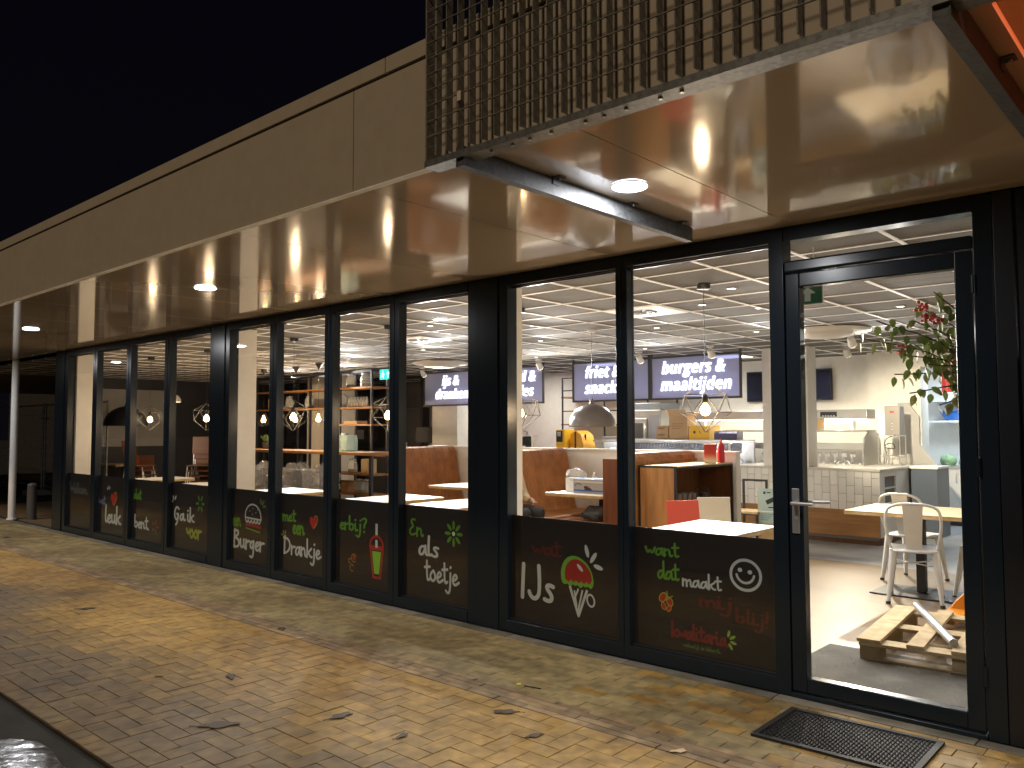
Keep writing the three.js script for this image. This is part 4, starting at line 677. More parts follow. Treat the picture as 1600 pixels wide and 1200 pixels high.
function wrappedChair(label, x, z, turn) {
  const t = thing('wrapped_chair', label, 'chair', [x, 0, z], turn, 'new chairs wrapped in clear plastic');
  part('seat', soft(0.44, 0.06, 0.44, 0.025, 0, 0.44, 0), M.dark, t); part('backrest', soft(0.42, 0.36, 0.05, 0.022, 0, 0.65, -0.2, -0.12), M.dark, t);
  for (const [sx, sz] of [[-1, 1], [1, 1], [-1, -1], [1, -1]]) part('leg', rod([sx * 0.2, 0, sz * 0.2], [sx * 0.18, 0.42, sz * 0.17], 0.013, 6), M.black, t);
  const g = new THREE.IcosahedronGeometry(1, 14), p = g.getAttribute('position'); for (let i = 0; i < p.count; i++) { const q = V(p.getX(i), p.getY(i), p.getZ(i)), n = 0.62 + 0.85 * fbm((Math.atan2(q.z, q.x) / 6.2832 + 1) % 1, (q.y + 1) / 2.2, 9, 9, 401, 4) - 0.1 * Math.abs(Math.sin(q.x * 7 + q.z * 9)); p.setXYZ(i, Math.sign(q.x) * Math.pow(Math.abs(q.x), 0.75) * 0.27 * n, q.y * 0.26 * n, Math.sign(q.z) * Math.pow(Math.abs(q.z), 0.75) * 0.26 * n); } g.computeVertexNormals();
  part('plastic_wrap', at(g, 0, 0.64, -0.02), M.film, t);
}
wrappedChair('plastic wrapped chair behind the table at the Drankje pane, left one', -11.1, -2.75, 0.3);
wrappedChair('plastic wrapped chair behind the table at the Drankje pane, right one', -10.4, -2.7, -0.2);
wrappedChair('plastic wrapped chair behind the Burger pane', -12.2, -2.9, 0.1);
// ---------------------------------------------------------------- tall table and shelf unit
{
  const t = thing('tall_table', 'long tall wooden table in front of the black shelf unit', 'table', [-12.4, 0, -3.95]);
  part('tabletop', soft(4.3, 0.05, 0.6, 0.006, 0, 1.075, 0, 0, 0, 0, 1), S([0.95, 0.86, 0.7], 0.5, { map: T.woodH }), t);
  for (const x of [-2, -0.02, 1.98]) part('leg', [span(x - 0.03, x + 0.03, 0, 1.049, -0.25, -0.2), span(x - 0.03, x + 0.03, 0, 1.049, 0.2, 0.25), span(x - 0.03, x + 0.03, 0, 0.03, -0.2, 0.2)], M.black, t);
  const s = thing('shelf_unit', 'tall black steel shelf unit with wooden shelves full of jars', 'shelf', [-13.4, 0, -4.75]);
  const xs = [-1.9, -0.95, 0.02, 0.98, 1.9];
  for (const x of xs) part('upright', [span(x - 0.018, x + 0.018, 0, 2.52, 0.16, 0.196), span(x - 0.018, x + 0.018, 0, 2.52, -0.196, -0.16)], M.black, s);
  part('top_frame', [span(-1.9, 1.9, 2.5, 2.535, 0.161, 0.195), span(-1.9, 1.9, 2.5, 2.535, -0.195, -0.161), span(-1.918, -1.882, 2.5, 2.535, -0.16, 0.16), span(1.882, 1.918, 2.5, 2.535, -0.16, 0.16)], M.black, s);
  for (const [y, xa] of [[0.3, -1.93], [0.66, -1.93], [1.55, 0.98], [1.86, -1.93], [2.22, -1.93]]) part('shelf', span(xa, 1.93, y - 0.015, y + 0.015, -0.2, 0.2), M.woodH, s);
}
{
  const jar = thing('glass_jar', 'large clear jar with a lid on the top shelf at the right', 'jar', [-11.85, 2.236, -4.7], 0, 'jars on the shelf unit');
  part('body', lathe([[0, 0.003], [0.085, 0.003], [0.09, 0.02], [0.09, 0.17], [0.06, 0.21], [0.06, 0.23]], 18), M.clear, jar); part('lid', [cyl(0.062, 0.062, 0.02, 0, 0.241, 0), ball(0.014, 0, 0.262, 0, 8)], M.steel, jar); part('contents', cyl(0.08, 0.08, 0.06, 0, 0.034, 0), S([0.12, 0.06, 0.03], 0.8), jar);
  dup(jar, [-12.3, 2.236, -4.72], 0, 'large clear jar second from the right on the top shelf');
  dup(jar, [-14.9, 2.236, -4.7], 0, 'clear jar with green contents at the left end of the top shelf');
  const sm = thing('milk_bottle', 'small clear bottle with brown filling on the second shelf, rightmost', 'bottle', [-11.75, 1.876, -4.66], 0, 'row of small bottles on the second shelf');
  part('body', lathe([[0, 0.003], [0.032, 0.003], [0.034, 0.1], [0.018, 0.14], [0.017, 0.17], [0.02, 0.185]], 12), M.clear, sm); part('contents', cyl(0.03, 0.03, 0.07, 0, 0.04, 0), S([0.2, 0.09, 0.05], 0.6), sm);
  for (let i = 1; i < 7; i++) dup(sm, [-11.75 - i * 0.085, 1.876, -4.66], 0, null);
  scene.children.filter((o) => o.name.startsWith('milk_bottle')).forEach((o) => { o.userData.label = 'small clear bottle with brown filling in the row on the second shelf'; });
  for (const [x, y, s] of [[-12.55, 1.876, 'second shelf beside the row of bottles'], [-14.3, 1.876, 'second shelf at the left'], [-12.2, 0.676, 'low shelf behind the erbij pane'], [-11.8, 0.316, 'bottom shelf at the right'], [-12.0, 0.316, 'bottom shelf left of another jar'], [-13.6, 1.876, 'second shelf in the middle']]) dup(jar, [x, y, -4.7], rr(0, 3), 'clear jar with a lid on the ' + s);
  const fr = thing('framed_picture', 'small black picture frame leaning on the second shelf at the left', 'picture frame', [-14.6, 1.876, -4.62], 0.2, 'picture frames on the shelf unit');
  part('border', at(new RoundedBoxGeometry(0.18, 0.2, 0.015, 1, 0.003), 0, 0.1, 0, -0.2), M.black, fr); part('print', at(new THREE.PlaneGeometry(0.15, 0.17), 0, 0.102, 0.0095, -0.2), S([0.4, 0.4, 0.38], 0.5, { map: T.grit }), fr);
  dup(fr, [-12.6, 0.676, -4.62], -0.2, 'small black picture frame leaning on the low shelf behind the erbij pane');
  const bx = (l, x, y, w, h, d, m) => solo('storage_box', soft(w, h, d, 0.006, x, y + h / 2, -4.72, 0, rr(-0.1, 0.1), 0, 1), m, l, 'box');
  bx('cork coloured canister at the left of the second shelf', -14.95, 1.876, 0.14, 0.22, 0.14, M.pale);
  bx('wooden crate on the bottom shelf behind the erbij pane', -12.5, 0.316, 0.4, 0.2, 0.28, M.woodH);
  bx('brown paper box at the right end of the low shelf', -11.75, 0.676, 0.2, 0.26, 0.2, M.cardboard);
  bx('tray of bread on the third shelf behind the erbij pane', -12.15, 1.566, 0.36, 0.06, 0.25, M.cardboard);
  const aq = thing('glass_tank', 'greenish glass tank on the tall table behind the erbij pane', 'tank', [-11.5, 1.101, -4.0]);
  part('tank', soft(0.44, 0.27, 0.24, 0.02, 0, 0.136, 0), P([0.75, 0.9, 0.88], 0.1, { transmission: 0.75, thickness: 0 }), aq); part('lid', [cyl(0.06, 0.06, 0.04, 0, 0.292, 0), span(-0.2, 0.2, 0.004, 0.03, -0.1, 0.1)], S([0.3, 0.36, 0.36], 0.4), aq);
  const pl = thing('potted_plant', 'small green plant in a pot on the tall table behind the Burger pane', 'plant', [-13.9, 1.101, -3.95]);
  part('pot', lathe([[0, 0.002], [0.07, 0.002], [0.09, 0.12], [0.08, 0.12], [0.07, 0.1], [0, 0.1]], 16), M.dark, pl);
  { const g = []; for (let i = 0; i < 60; i++) { const a = rr(0, 6.3), r = rr(0, 0.12); g.push(at(new THREE.SphereGeometry(0.03, 5, 3).scale(1, 0.25, 0.6), Math.cos(a) * r, 0.14 + rr(0, 0.12), Math.sin(a) * r, rr(-1, 1), a, rr(-1, 1))); } part('foliage', g, S([0.07, 0.12, 0.03], 0.6), pl); }
}
// ---------------------------------------------------------------- goods on the booth table
{
  const b = thing('picture_box', 'grey and blue printed cardboard box on the booth table', 'box', [-5.5, 0.752, -3.06], 0.04);
  const art = canvasTex(256, 96, (g) => { g.fillStyle = '#8d8a88'; g.fillRect(0, 0, 256, 96); g.fillStyle = '#b7b3ae'; g.fillRect(6, 8, 240, 14); g.fillStyle = '#27509a'; g.fillRect(0, 72, 256, 12); g.strokeStyle = '#1d1d22'; g.lineWidth = 5; g.beginPath(); g.arc(38, 60, 30, 3.6, 5.6); g.stroke(); g.fillStyle = '#1b1a22'; g.beginPath(); g.ellipse(108, 60, 28, 13, 0.3, 0, 7); g.fill(); g.fillRect(84, 66, 60, 8); g.fillStyle = '#b2402c'; g.beginPath(); g.ellipse(116, 50, 12, 5, 0.5, 0, 7); g.fill(); g.fillStyle = '#2b62b4'; g.fillRect(236, 4, 20, 88); });
  part('carton', soft(0.46, 0.16, 0.24, 0.004, 0, 0.08, 0, 0, 0, 0, 1), [S([0.2, 0.34, 0.62], 0.5), S([0.2, 0.34, 0.62], 0.5)][0], b);
  part('printed_face', at(new THREE.PlaneGeometry(0.452, 0.152), 0, 0.08, 0.1215), S([1, 1, 1], 0.5, { map: art }), b, true);
  part('loose_papers', [span(-0.12, 0.1, 0.161, 0.164, -0.1, 0.06), box(0.2, 0.002, 0.14, 0.1, 0.167, 0.0, 0, 0.4)], M.white, b);
  const bag = thing('paper_bag', 'white paper bag stuffed with crumpled plastic on the booth table', 'bag', [-5.86, 0.752, -3.12], 0.2);
  part('bag', soft(0.16, 0.16, 0.12, 0.006, 0, 0.08, 0, 0, 0, 0, 1), M.white, bag);
  { const g = new THREE.IcosahedronGeometry(0.13, 4), p = g.getAttribute('position'); for (let i = 0; i < p.count; i++) { const x = p.getX(i), y = p.getY(i), z = p.getZ(i), n = fbm((x * 3 + y + 5) % 1, (z * 3 + y + 5) % 1, 6, 6, 411, 3); p.setXYZ(i, x * (0.7 + 0.6 * n), y * (0.3 + 0.5 * n), z * (0.6 + 0.5 * n)); } g.computeVertexNormals(); part('crumpled_plastic', at(g, 0.03, 0.19, 0), M.film, bag); }
  const bt = thing('water_bottle', 'small clear bottle on the booth table behind the bag', 'bottle', [-5.85, 0.752, -3.5], 0, 'small bottles on the booth table');
  part('body', lathe([[0, 0.002], [0.034, 0.002], [0.036, 0.02], [0.033, 0.08], [0.036, 0.12], [0.014, 0.17], [0.014, 0.185]], 14), M.clear, bt); part('cap', cyl(0.016, 0.016, 0.02, 0, 0.195, 0), M.white, bt); part('label', lathe([[0.0366, 0.05], [0.0366, 0.09]], 14), S([0.1, 0.13, 0.2], 0.5), bt);
  dup(bt, [-5.62, 0.752, -3.52], 0, 'small clear bottle on the booth table behind the middle of the grey box');
  const wb = dup(bt, [-5.34, 0.752, -3.3], 0, 'white bottle on the booth table behind the right end of the grey box'); wb.children[0].material = M.white;
  const gb = new THREE.IcosahedronGeometry(0.19, 4), p = gb.getAttribute('position'); for (let i = 0; i < p.count; i++) { const x = p.getX(i), y = p.getY(i), z = p.getZ(i), n = fbm((x * 2 + y + 5) % 1, (z * 2 + y * 0.7 + 5) % 1, 5, 5, 421, 3); p.setXYZ(i, x * (0.7 + 0.7 * n), Math.max(-0.1, y * (0.2 + 0.6 * n)), z * (0.5 + 0.6 * n)); } gb.computeVertexNormals();
  solo('dark_jacket', gb.translate(-5.38, 0.53, -2.95), S([0.025, 0.027, 0.03], 0.7), 'dark jacket thrown on the seat right of the booth table', 'jacket');
  const st = thing('low_bench', 'brown leather stool bench under the dark jacket', 'bench', [-5.6, 0, -2.9]); part('seat_cushion', soft(0.6, 0.12, 0.45, 0.04, 0, 0.4, 0), M.leather, st); part('base', span(-0.28, 0.28, 0.003, 0.338, -0.2, 0.2), M.darkwood, st);
}

// ---------------------------------------------------------------- tiled counter at the right
{
  const t = thing('tiled_counter', 'counter clad in upright white tiles with a wood plinth, behind the glass door', 'counter', [0, 0, 0]);
  const x0 = -5.42, x1 = -3.44, z0 = -6.25, z1 = -8.03;
  part('core', span(x0 + 0.02, x1 - 0.022, 0.06, 0.93, z1, z0 - 0.012), M.grout, t);
  part('worktop', soft(x1 - x0 + 0.03, 0.032, z0 - z1 + 0.02, 0.004, (x0 + x1) / 2, 0.946, (z0 + z1) / 2, 0, 0, 0, 1), S([0.62, 0.59, 0.53], 0.3, { map: T.fine }), t);
  part('plinth', span(x0, x1 - 0.002, 0.1, 0.432, z0 - 0.011, z0 + 0.012), M.woodH, t);
  part('kick_board', span(x0 + 0.02, x1 - 0.02, 0.002, 0.1, z1, z0 - 0.04), M.darkwood, t);
  part('side_panel', [span(x1 - 0.022, x1, 0.1, 0.93, -6.45, z0 - 0.012), span(x1 - 0.022, x1, 0.1, 0.93, z1, -6.9), span(x1 - 0.022, x1, 0.86, 0.93, -6.9, -6.45), span(x1 - 0.022, x1, 0.1, 0.52, -6.9, -6.45), span(x1 - 0.022, x1, 0.7, 0.72, -6.9, -6.45)], M.white, t);
  part('drawer_slot', [span(x1 - 0.1, x1 - 0.03, 0.53, 0.69, -6.89, -6.46)], M.dark, t);
  const tg = [0, 1, 2].map(() => boxuv(clean(new RoundedBoxGeometry(0.101, 0.203, 0.012, 1, 0.0025)))), tm = [M.ceramic, S([0.72, 0.7, 0.65], 0.25), S([0.8, 0.78, 0.73], 0.2)];
  let col = 0;
  for (let x = x0 + 0.0525; x < x1 - 0.03; x += 0.1045, col++) for (let r = -1; r < 3; r++) {
    const yb = 0.434 + r * 0.2065 + (col % 2) * 0.103, ya = Math.max(0.434, yb), yt = Math.min(0.929, yb + 0.203); if (yt - ya < 0.02) continue;
    const m = new THREE.Mesh(yt - ya > 0.2 ? tg[rnd() * 3 | 0] : boxuv(clean(new RoundedBoxGeometry(0.101, yt - ya, 0.012, 1, 0.0025))), tm[rnd() * 3 | 0]); m.name = 'tile'; m.position.set(x, (ya + yt) / 2, z0 - 0.006 + rr(-0.0006, 0.0006)); m.castShadow = m.receiveShadow = true; t.add(m);
  }
}
// serving counter under the menu signs
{
  const t = thing('serving_counter', 'long white serving counter with refrigerated glass display below the menu signs', 'counter', [0, 0, 0]);
  part('front_panel', span(-11.05, -5.45, 0.1, 0.88, -6.3, -6.24), S([0.5, 0.5, 0.6], 0.4), t);
  part('kick_board', span(-11.05, -5.47, 0.002, 0.1, -7.1, -6.3), M.dark, t);
  part('body', span(-11.05, -5.45, 0.1, 0.86, -7.1, -6.301), M.white, t);
  part('worktop', span(-11.07, -5.44, 0.88, 0.92, -7.12, -6.22), M.steel, t);
  part('display_floor', span(-7.9, -5.5, 0.921, 0.94, -7.05, -6.3), M.white, t);
  part('display_pane', at(new THREE.PlaneGeometry(2.4, 0.34), -6.7, 1.09, -6.28), M.glass, t);
  part('display_pane', at(new THREE.PlaneGeometry(0.78, 0.34), -5.5, 1.09, -6.67, 0, Math.PI / 2), M.glass, t);
  part('display_frame', [span(-7.9, -5.49, 1.262, 1.29, -6.3, -6.26), span(-7.9, -5.49, 0.921, 0.95, -6.29, -6.262), span(-5.51, -5.485, 0.95, 1.262, -6.295, -6.27), span(-7.9, -5.49, 1.2895, 1.31, -7.1, -6.5), span(-7.9, -5.49, 0.95, 1.2895, -7.1, -7.06)], M.steel, t);
  const gr = []; for (let x = -7.6; x < -5.8; x += 0.05) gr.push(box(0.026, 0.004, 0.1, x, 1.2, -6.98, 0.9, 0, 0)); part('air_grille', [...gr, span(-7.7, -5.7, 1.13, 1.26, -7.055, -7.045)], M.dark, t);
  part('display_lamp', span(-7.8, -5.6, 1.262, 1.274, -6.56, -6.53), glow(7, 7.4, 9), t);
  for (const x of [-7.2, -6.2]) { const l = new THREE.PointLight(C(0.85, 0.88, 1), 2.6, 0, 2); l.position.set(x, 1.235, -6.545); l.castShadow = true; t.add(l); }
  { const g = []; for (let i = 0; i < 26; i++) { const b = new THREE.IcosahedronGeometry(rr(0.05, 0.09), 1); g.push(at(b.scale(1.3, 0.55, 1), rr(-7.7, -5.65), 0.975, rr(-6.95, -6.42), rr(0, 1), rr(0, 3), 0)); } const o = part('wrapped_goods', g, S([0.75, 0.75, 0.76], 0.4), t); o.userData.kind = 'stuff'; }
}
// things on the serving counter
const CT = 0.921;
{
  const cb = (l, x, y, z, w, h, d, turn, open) => {
    const t = thing('cardboard_box', l, 'box', [x, y, z], turn);
    if (!open) { part('carton', soft(w, h, d, 0.004, 0, h / 2, 0, 0, 0, 0, 1), M.cardboard, t); part('tape', span(-0.025, 0.025, h * 0.6, h + 0.001, d / 2 - 0.001, d / 2 + 0.001), S([0.42, 0.28, 0.15], 0.4), t); }
    else { part('carton', [span(-w / 2, w / 2, 0, 0.006, -d / 2, d / 2), span(-w / 2, -w / 2 + 0.006, 0.006, h, -d / 2, d / 2), span(w / 2 - 0.006, w / 2, 0.006, h, -d / 2, d / 2), span(-w / 2 + 0.006, w / 2 - 0.006, 0.006, h, -d / 2, -d / 2 + 0.006), span(-w / 2 + 0.006, w / 2 - 0.006, 0.006, h, d / 2 - 0.006, d / 2)], M.cardboard, t);
      part('flap', [box(w, 0.005, 0.13, 0, h + 0.05, d / 2 + 0.03, -1.0), box(0.13, 0.005, d, -w / 2 - 0.05, h + 0.05, 0, 0, 0, -0.75), box(0.13, 0.005, d, w / 2 + 0.055, h + 0.03, 0, 0, 0, 0.35)], M.cardboard, t); }
    for (let i = 0; i < 3; i++) part('printing', span(-w * 0.35, w * (0.1 + 0.1 * i), h * (0.45 + 0.1 * i), h * (0.45 + 0.1 * i) + 0.008, d / 2 + 0.0005, d / 2 + 0.0015), S([0.2, 0.12, 0.06], 0.8), t);
  };
  cb('small cardboard box left of the open carton on the display counter', -6.8, 1.311, -6.75, 0.22, 0.11, 0.3, 0);
  cb('small cardboard box lying on another left of the open carton', -6.8, 1.422, -6.75, 0.21, 0.1, 0.3, 0.03);
  cb('tall open cardboard carton on the display counter below the burgers sign', -6.52, 1.311, -6.75, 0.31, 0.36, 0.3, 0.05, true);
  const yb = thing('yellow_box', 'bright yellow printed carton beside the open carton', 'box', [-6.13, 1.311, -6.72], -0.12);
  part('carton', soft(0.36, 0.21, 0.28, 0.004, 0, 0.105, 0, 0, 0, 0, 1), M.yellow, yb); part('printing', [span(-0.1, -0.06, 0.09, 0.13, 0.1395, 0.141), box(0.012, 0.05, 0.0015, 0.02, 0.11, 0.1405, 0, 0, 0.6)], M.dark, yb);
  const tray = thing('sauce_tray', 'dark purple three compartment sauce tray on the display counter', 'tray', [-5.68, 1.311, -6.62], 0.05);
  part('tray_body', [soft(0.36, 0.09, 0.02, 0.003, 0, 0.05, 0.1, 0, 0, 0, 1), box(0.36, 0.01, 0.24, 0, 0.065, -0.01, 0.5), span(-0.18, -0.172, 0.005, 0.13, -0.1, 0.09), span(0.172, 0.18, 0.005, 0.13, -0.1, 0.09), span(-0.18, 0.18, 0.002, 0.012, -0.1, 0.09)], S([0.05, 0.045, 0.11], 0.4), tray);
  for (let i = 0; i < 3; i++) part('compartment', box(0.1, 0.006, 0.11, -0.115 + i * 0.115, 0.09, -0.01, 0.5), S([0.32, 0.3, 0.45], 0.5), tray);
  const oven = thing('combi_oven', 'stainless steel combination oven behind the counter left of the boxes', 'oven', [-7.72, 0.9, -7.72]);
  part('housing', soft(0.85, 0.86, 0.7, 0.01, 0, 0.46, 0), M.steel, oven); const dr = part('oven_door', soft(0.56, 0.62, 0.03, 0.01, -0.12, 0.44, 0.366), M.steel, oven); part('window', soft(0.42, 0.46, 0.006, 0.002, -0.12, 0.44, 0.382, 0, 0, 0, 1), S([0.12, 0.12, 0.12], 0.15), dr); part('door_handle', rod([0.14, 0.2, 0.41], [0.14, 0.66, 0.41], 0.012, 8), M.chrome, dr);
  part('control_panel', span(0.2, 0.4, 0.1, 0.8, 0.3505, 0.358), S([0.35, 0.36, 0.38], 0.3), oven); part('oven_top', soft(0.8, 0.12, 0.6, 0.01, 0, 0.955, 0), S([0.3, 0.33, 0.36], 0.3, { metalness: 0.6 }), oven); part('stand', [span(-0.4, -0.36, -0.89, 0.025, -0.3, 0.3), span(0.36, 0.4, -0.89, 0.025, -0.3, 0.3)], M.steel, oven);
  const gan = thing('heated_gantry', 'long stainless steel heated chip display with lamp hood and digital panel', 'food warmer', [-5.4, 0, -7.55]);
  part('cabinet', soft(2.9, 0.86, 0.7, 0.008, 0, 0.435, 0), M.steel, gan);
  part('bain', span(-1.4, 1.4, 0.866, 0.93, -0.33, 0.33), S([0.7, 0.7, 0.68], 0.3, { metalness: 0.4 }), gan);
  part('lamp_hood', soft(2.95, 0.13, 0.36, 0.008, 0, 1.68, 0.06), M.steel, gan);
  part('middle_shelf', soft(2.9, 0.03, 0.46, 0.008, 0, 1.44, -0.02), M.steel, gan);
  part('front_rail', soft(2.9, 0.1, 0.03, 0.01, 0, 1.22, 0.3), M.steel, gan);
  for (const x of [-1.2, 0.35, 1.18]) part('hood_post', cyl(0.035, 0.035, 0.19, x, 1.53, -0.05, 14), M.chrome, gan);
  part('end_cheek', extrude([[-0.33, 0.93], [0.33, 0.93], [0.34, 1.15], [0.26, 1.34], [0.1, 1.425], [-0.2, 1.425], [-0.33, 1.4]], 0.02, 0.003).rotateY(-Math.PI / 2).translate(1.45, 0, 0), M.steel, gan);
  part('digital_panel', span(0.82, 1.06, 1.645, 1.715, 0.2405, 0.243), S([0.03, 0.03, 0.035], 0.2), gan); part('buttons', [0, 1, 2, 3, 4].map((i) => span(0.85 + i * 0.04, 0.868 + i * 0.04, 1.652, 1.662, 0.2435, 0.245)), M.white, gan);
  part('lamp_tube', span(-1.4, 1.4, 1.604, 1.612, 0.03, 0.06), glow(8, 7, 4.6), gan);
  for (const x of [-0.9, 0.1, 1.0]) bulbLight(gan, x, 1.59, 0.045, C(1, 0.9, 0.7), 2.4, 2);
  { const g = []; for (let x = -0.1; x < 1.3; x += 0.12) g.push(rod([x, 0.94, 0.2], [x + 0.03, 1.1, 0.22], 0.005, 5), rod([x + 0.05, 0.94, 0.2], [x + 0.03, 1.1, 0.22], 0.005, 5), box(0.07, 0.05, 0.05, x + 0.03, 1.1, 0.18, 0.3, 0.2)); part('scoop_row', g, M.chrome, gan);
    const h = []; for (let i = 0; i < 60; i++) h.push(box(rr(0.03, 0.09), 0.014, 0.014, rr(-0.2, 1.35), rr(0.935, 0.99), rr(-0.25, 0.25), rr(0, 1), rr(0, 3), rr(0, 1))); part('paper_trays', h, M.white, gan).userData.kind = 'stuff'; }
  solo('small_carton', soft(0.14, 0.16, 0.2, 0.004, -4.66, 1.536, -7.5, 0, 0.3, 0, 1), M.cardboard, 'small brown carton on the heated display seen right of the white column', 'box');
  const tv = thing('television', 'flat black television high on the cream back wall', 'television', [-5.5, 2.17, -8.36]);
  part('casing', soft(1.42, 0.5, 0.06, 0.008), M.black, tv); part('screen', at(new THREE.PlaneGeometry(1.38, 0.46), 0, 0, 0.0308), M.blackGloss, tv); part('wall_bracket', span(-0.2, 0.2, -0.29, -0.251, -0.03, 0.02), M.white, tv);
  // wall shelf with red jars
  const ws = thing('wall_rack', 'black steel wall rack with wooden boards above the oven and juicer', 'shelf', [-8.9, 0, -8.17]);
  for (const x of [-1.0, 0, 0.95, 1.55]) part('upright', span(x - 0.012, x + 0.012, 1.0, 2.45, 0.16, 0.184), M.black, ws);
  for (const y of [1.55, 2.08]) part('board', span(-1.05, 1.6, y - 0.014, y + 0.014, -0.19, 0.158), M.woodH, ws);
  part('top_bar', span(-1.012, 1.562, 2.44, 2.464, 0.16, 0.184), M.black, ws); part('back_bar', [span(-1, 1.55, 2.2, 2.22, 0.16, 0.18), span(-1, 1.55, 1.8, 1.82, 0.16, 0.18)], M.black, ws);
  const rj = thing('red_jar', 'clear jar of red fruit on the wall rack above the oven', 'jar', [-7.72, 2.095, -8.12], 0, 'jars of red fruit on the wall rack');
  part('body', lathe([[0, 0.003], [0.08, 0.003], [0.085, 0.02], [0.085, 0.2], [0.06, 0.23], [0.06, 0.25]], 16), M.clear, rj); { const g = []; for (let i = 0; i < 9; i++) g.push(ball(0.03, Math.cos(i * 2.4) * 0.045, 0.04 + (i / 9) * 0.07, Math.sin(i * 2.4) * 0.045, 8)); part('fruit', g, M.red, rj); }
  dup(rj, [-7.5, 2.095, -8.12], 1); dup(rj, [-7.94, 2.095, -8.12], 2);
  scene.children.filter((o) => o.name.startsWith('red_jar')).forEach((o) => { o.userData.label = 'clear jar of red fruit on the wall rack above the oven'; });
  const ju = thing('juicer', 'yellow and black orange juicing machine behind the partition', 'juicer', [-8.95, CT, -6.95]);
  part('body', soft(0.2, 0.44, 0.3, 0.02, -0.06, 0.32, 0), M.yellow, ju); part('front_panel', soft(0.14, 0.2, 0.02, 0.008, -0.07, 0.42, 0.155), M.black, ju); part('screen', span(-0.11, -0.03, 0.42, 0.5, 0.1655, 0.168), S([0.35, 0.36, 0.36], 0.3), ju); part('base', soft(0.26, 0.1, 0.34, 0.01, -0.04, 0.051, 0), M.dark, ju); part('spout', cyl(0.02, 0.025, 0.08, -0.06, 0.17, 0.13), M.chrome, ju);
  const fd = thing('orange_machine', 'orange eight sided machine with a black band beside the juicing machine', 'machine', [-8.66, CT, -6.95]);
  part('drum', at(cyl(0.26, 0.26, 0.24, 0, 0, 0, 8), 0, 0.262, -0.02, Math.PI / 2, 0, Math.PI / 8), S([0.72, 0.36, 0.03], 0.45), fd); part('band', [span(-0.06, -0.03, 0.06, 0.5, 0.1, 0.106), span(0.16, 0.19, 0.1, 0.46, 0.1, 0.106)], M.black, fd);
  const pos = thing('till', 'grey till with slanted screen on the counter behind the dome lamp', 'till', [-7.72, CT, -6.6], 0.2);
  part('screen', soft(0.36, 0.26, 0.03, 0.008, 0, 0.3, 0, 0.35), S([0.4, 0.4, 0.38], 0.35), pos); part('stand', [soft(0.14, 0.2, 0.1, 0.01, 0, 0.12, -0.03), soft(0.24, 0.03, 0.22, 0.008, 0, 0.016, 0)], S([0.25, 0.25, 0.25], 0.4), pos); part('cable_cover', span(-0.05, 0.05, 0.15, 0.25, 0.03, 0.045), M.white, pos);
  const p2 = dup(pos, [-9.7, CT, -6.6], 0.4, 'dark till with a screen left of the juicing machine'); p2.children[0].material = M.black;
  const dc = thing('display_case', 'steel and glass pastry case left of the tills', 'display case', [-10.05, CT, -6.7]);
  part('frame', [[-1, -1], [1, -1], [-1, 1], [1, 1]].map(([a, b]) => span(a * 0.2 - 0.01, a * 0.2 + 0.01, 0, 0.5, b * 0.18 - 0.01, b * 0.18 + 0.01)), M.steel, dc); part('shelf', [0.04, 0.2, 0.36, 0.5].map((y) => span(-0.19, 0.19, y, y + 0.014, -0.17, 0.17)), M.steel, dc); part('glass', [at(new THREE.PlaneGeometry(0.38, 0.48), 0, 0.25, 0.182)], M.glass, dc);
  const gs = thing('glass_screen', 'clear splash screen standing on the counter left of the juicing machine', 'screen', [-10.2, CT, -6.36]);
  part('pane', at(new THREE.PlaneGeometry(1.3, 0.42), 0.4, 0.22, 0), M.glass, gs); part('top_edge', span(-0.25, 1.05, 0.425, 0.432, -0.004, 0.004), M.steel, gs); part('foot', [span(-0.2, -0.18, 0.001, 0.43, -0.02, 0.006), span(0.9, 0.92, 0.001, 0.43, -0.02, 0.006)], M.steel, gs);
  const mo = thing('monitor', 'black monitor on the counter left of the drinks sign column', 'monitor', [-12.3, 0.93, -6.6], 0.3);
  part('screen', soft(0.5, 0.32, 0.03, 0.008, 0, 0.42, 0), M.black, mo); part('stand', [span(-0.03, 0.03, 0.02, 0.3, -0.04, -0.016), soft(0.22, 0.02, 0.18, 0.006, 0, 0.011, -0.02)], M.dark, mo); part('cups', [cyl(0.04, 0.03, 0.2, 0.28, 0.1, 0.08), cyl(0.04, 0.03, 0.16, 0.18, 0.08, 0.12), soft(0.2, 0.14, 0.16, 0.02, -0.02, 0.072, 0.14)], M.dark, mo);
  const bc = thing('side_counter', 'low dark counter under the black monitor left of the drinks sign', 'counter', [-12.95, 0, -6.62]); part('body', span(-0.85, 0.85, 0.002, 0.89, -0.3, 0.3), M.dark, bc); part('worktop', span(-0.87, 0.87, 0.89, 0.928, -0.32, 0.32), M.woodH, bc);
  const rf = thing('drinks_fridge', 'red drinks fridge beside the column below the drinks sign', 'fridge', [-11.5, 0, -7.75]);
  part('cabinet', soft(0.62, 1.98, 0.6, 0.01, 0, 0.995, 0), M.red, rf); part('glass_front', span(-0.25, 0.25, 0.3, 1.7, 0.301, 0.306), S([0.1, 0.02, 0.02], 0.15), rf); part('handle', rod([0.26, 0.7, 0.33], [0.26, 1.3, 0.33], 0.01, 8), M.chrome, rf);
  const dp = thing('dispenser', 'steel dispenser with a red display on a wire stand by the cream wall', 'dispenser', [-3.66, 0.963, -7.5]);
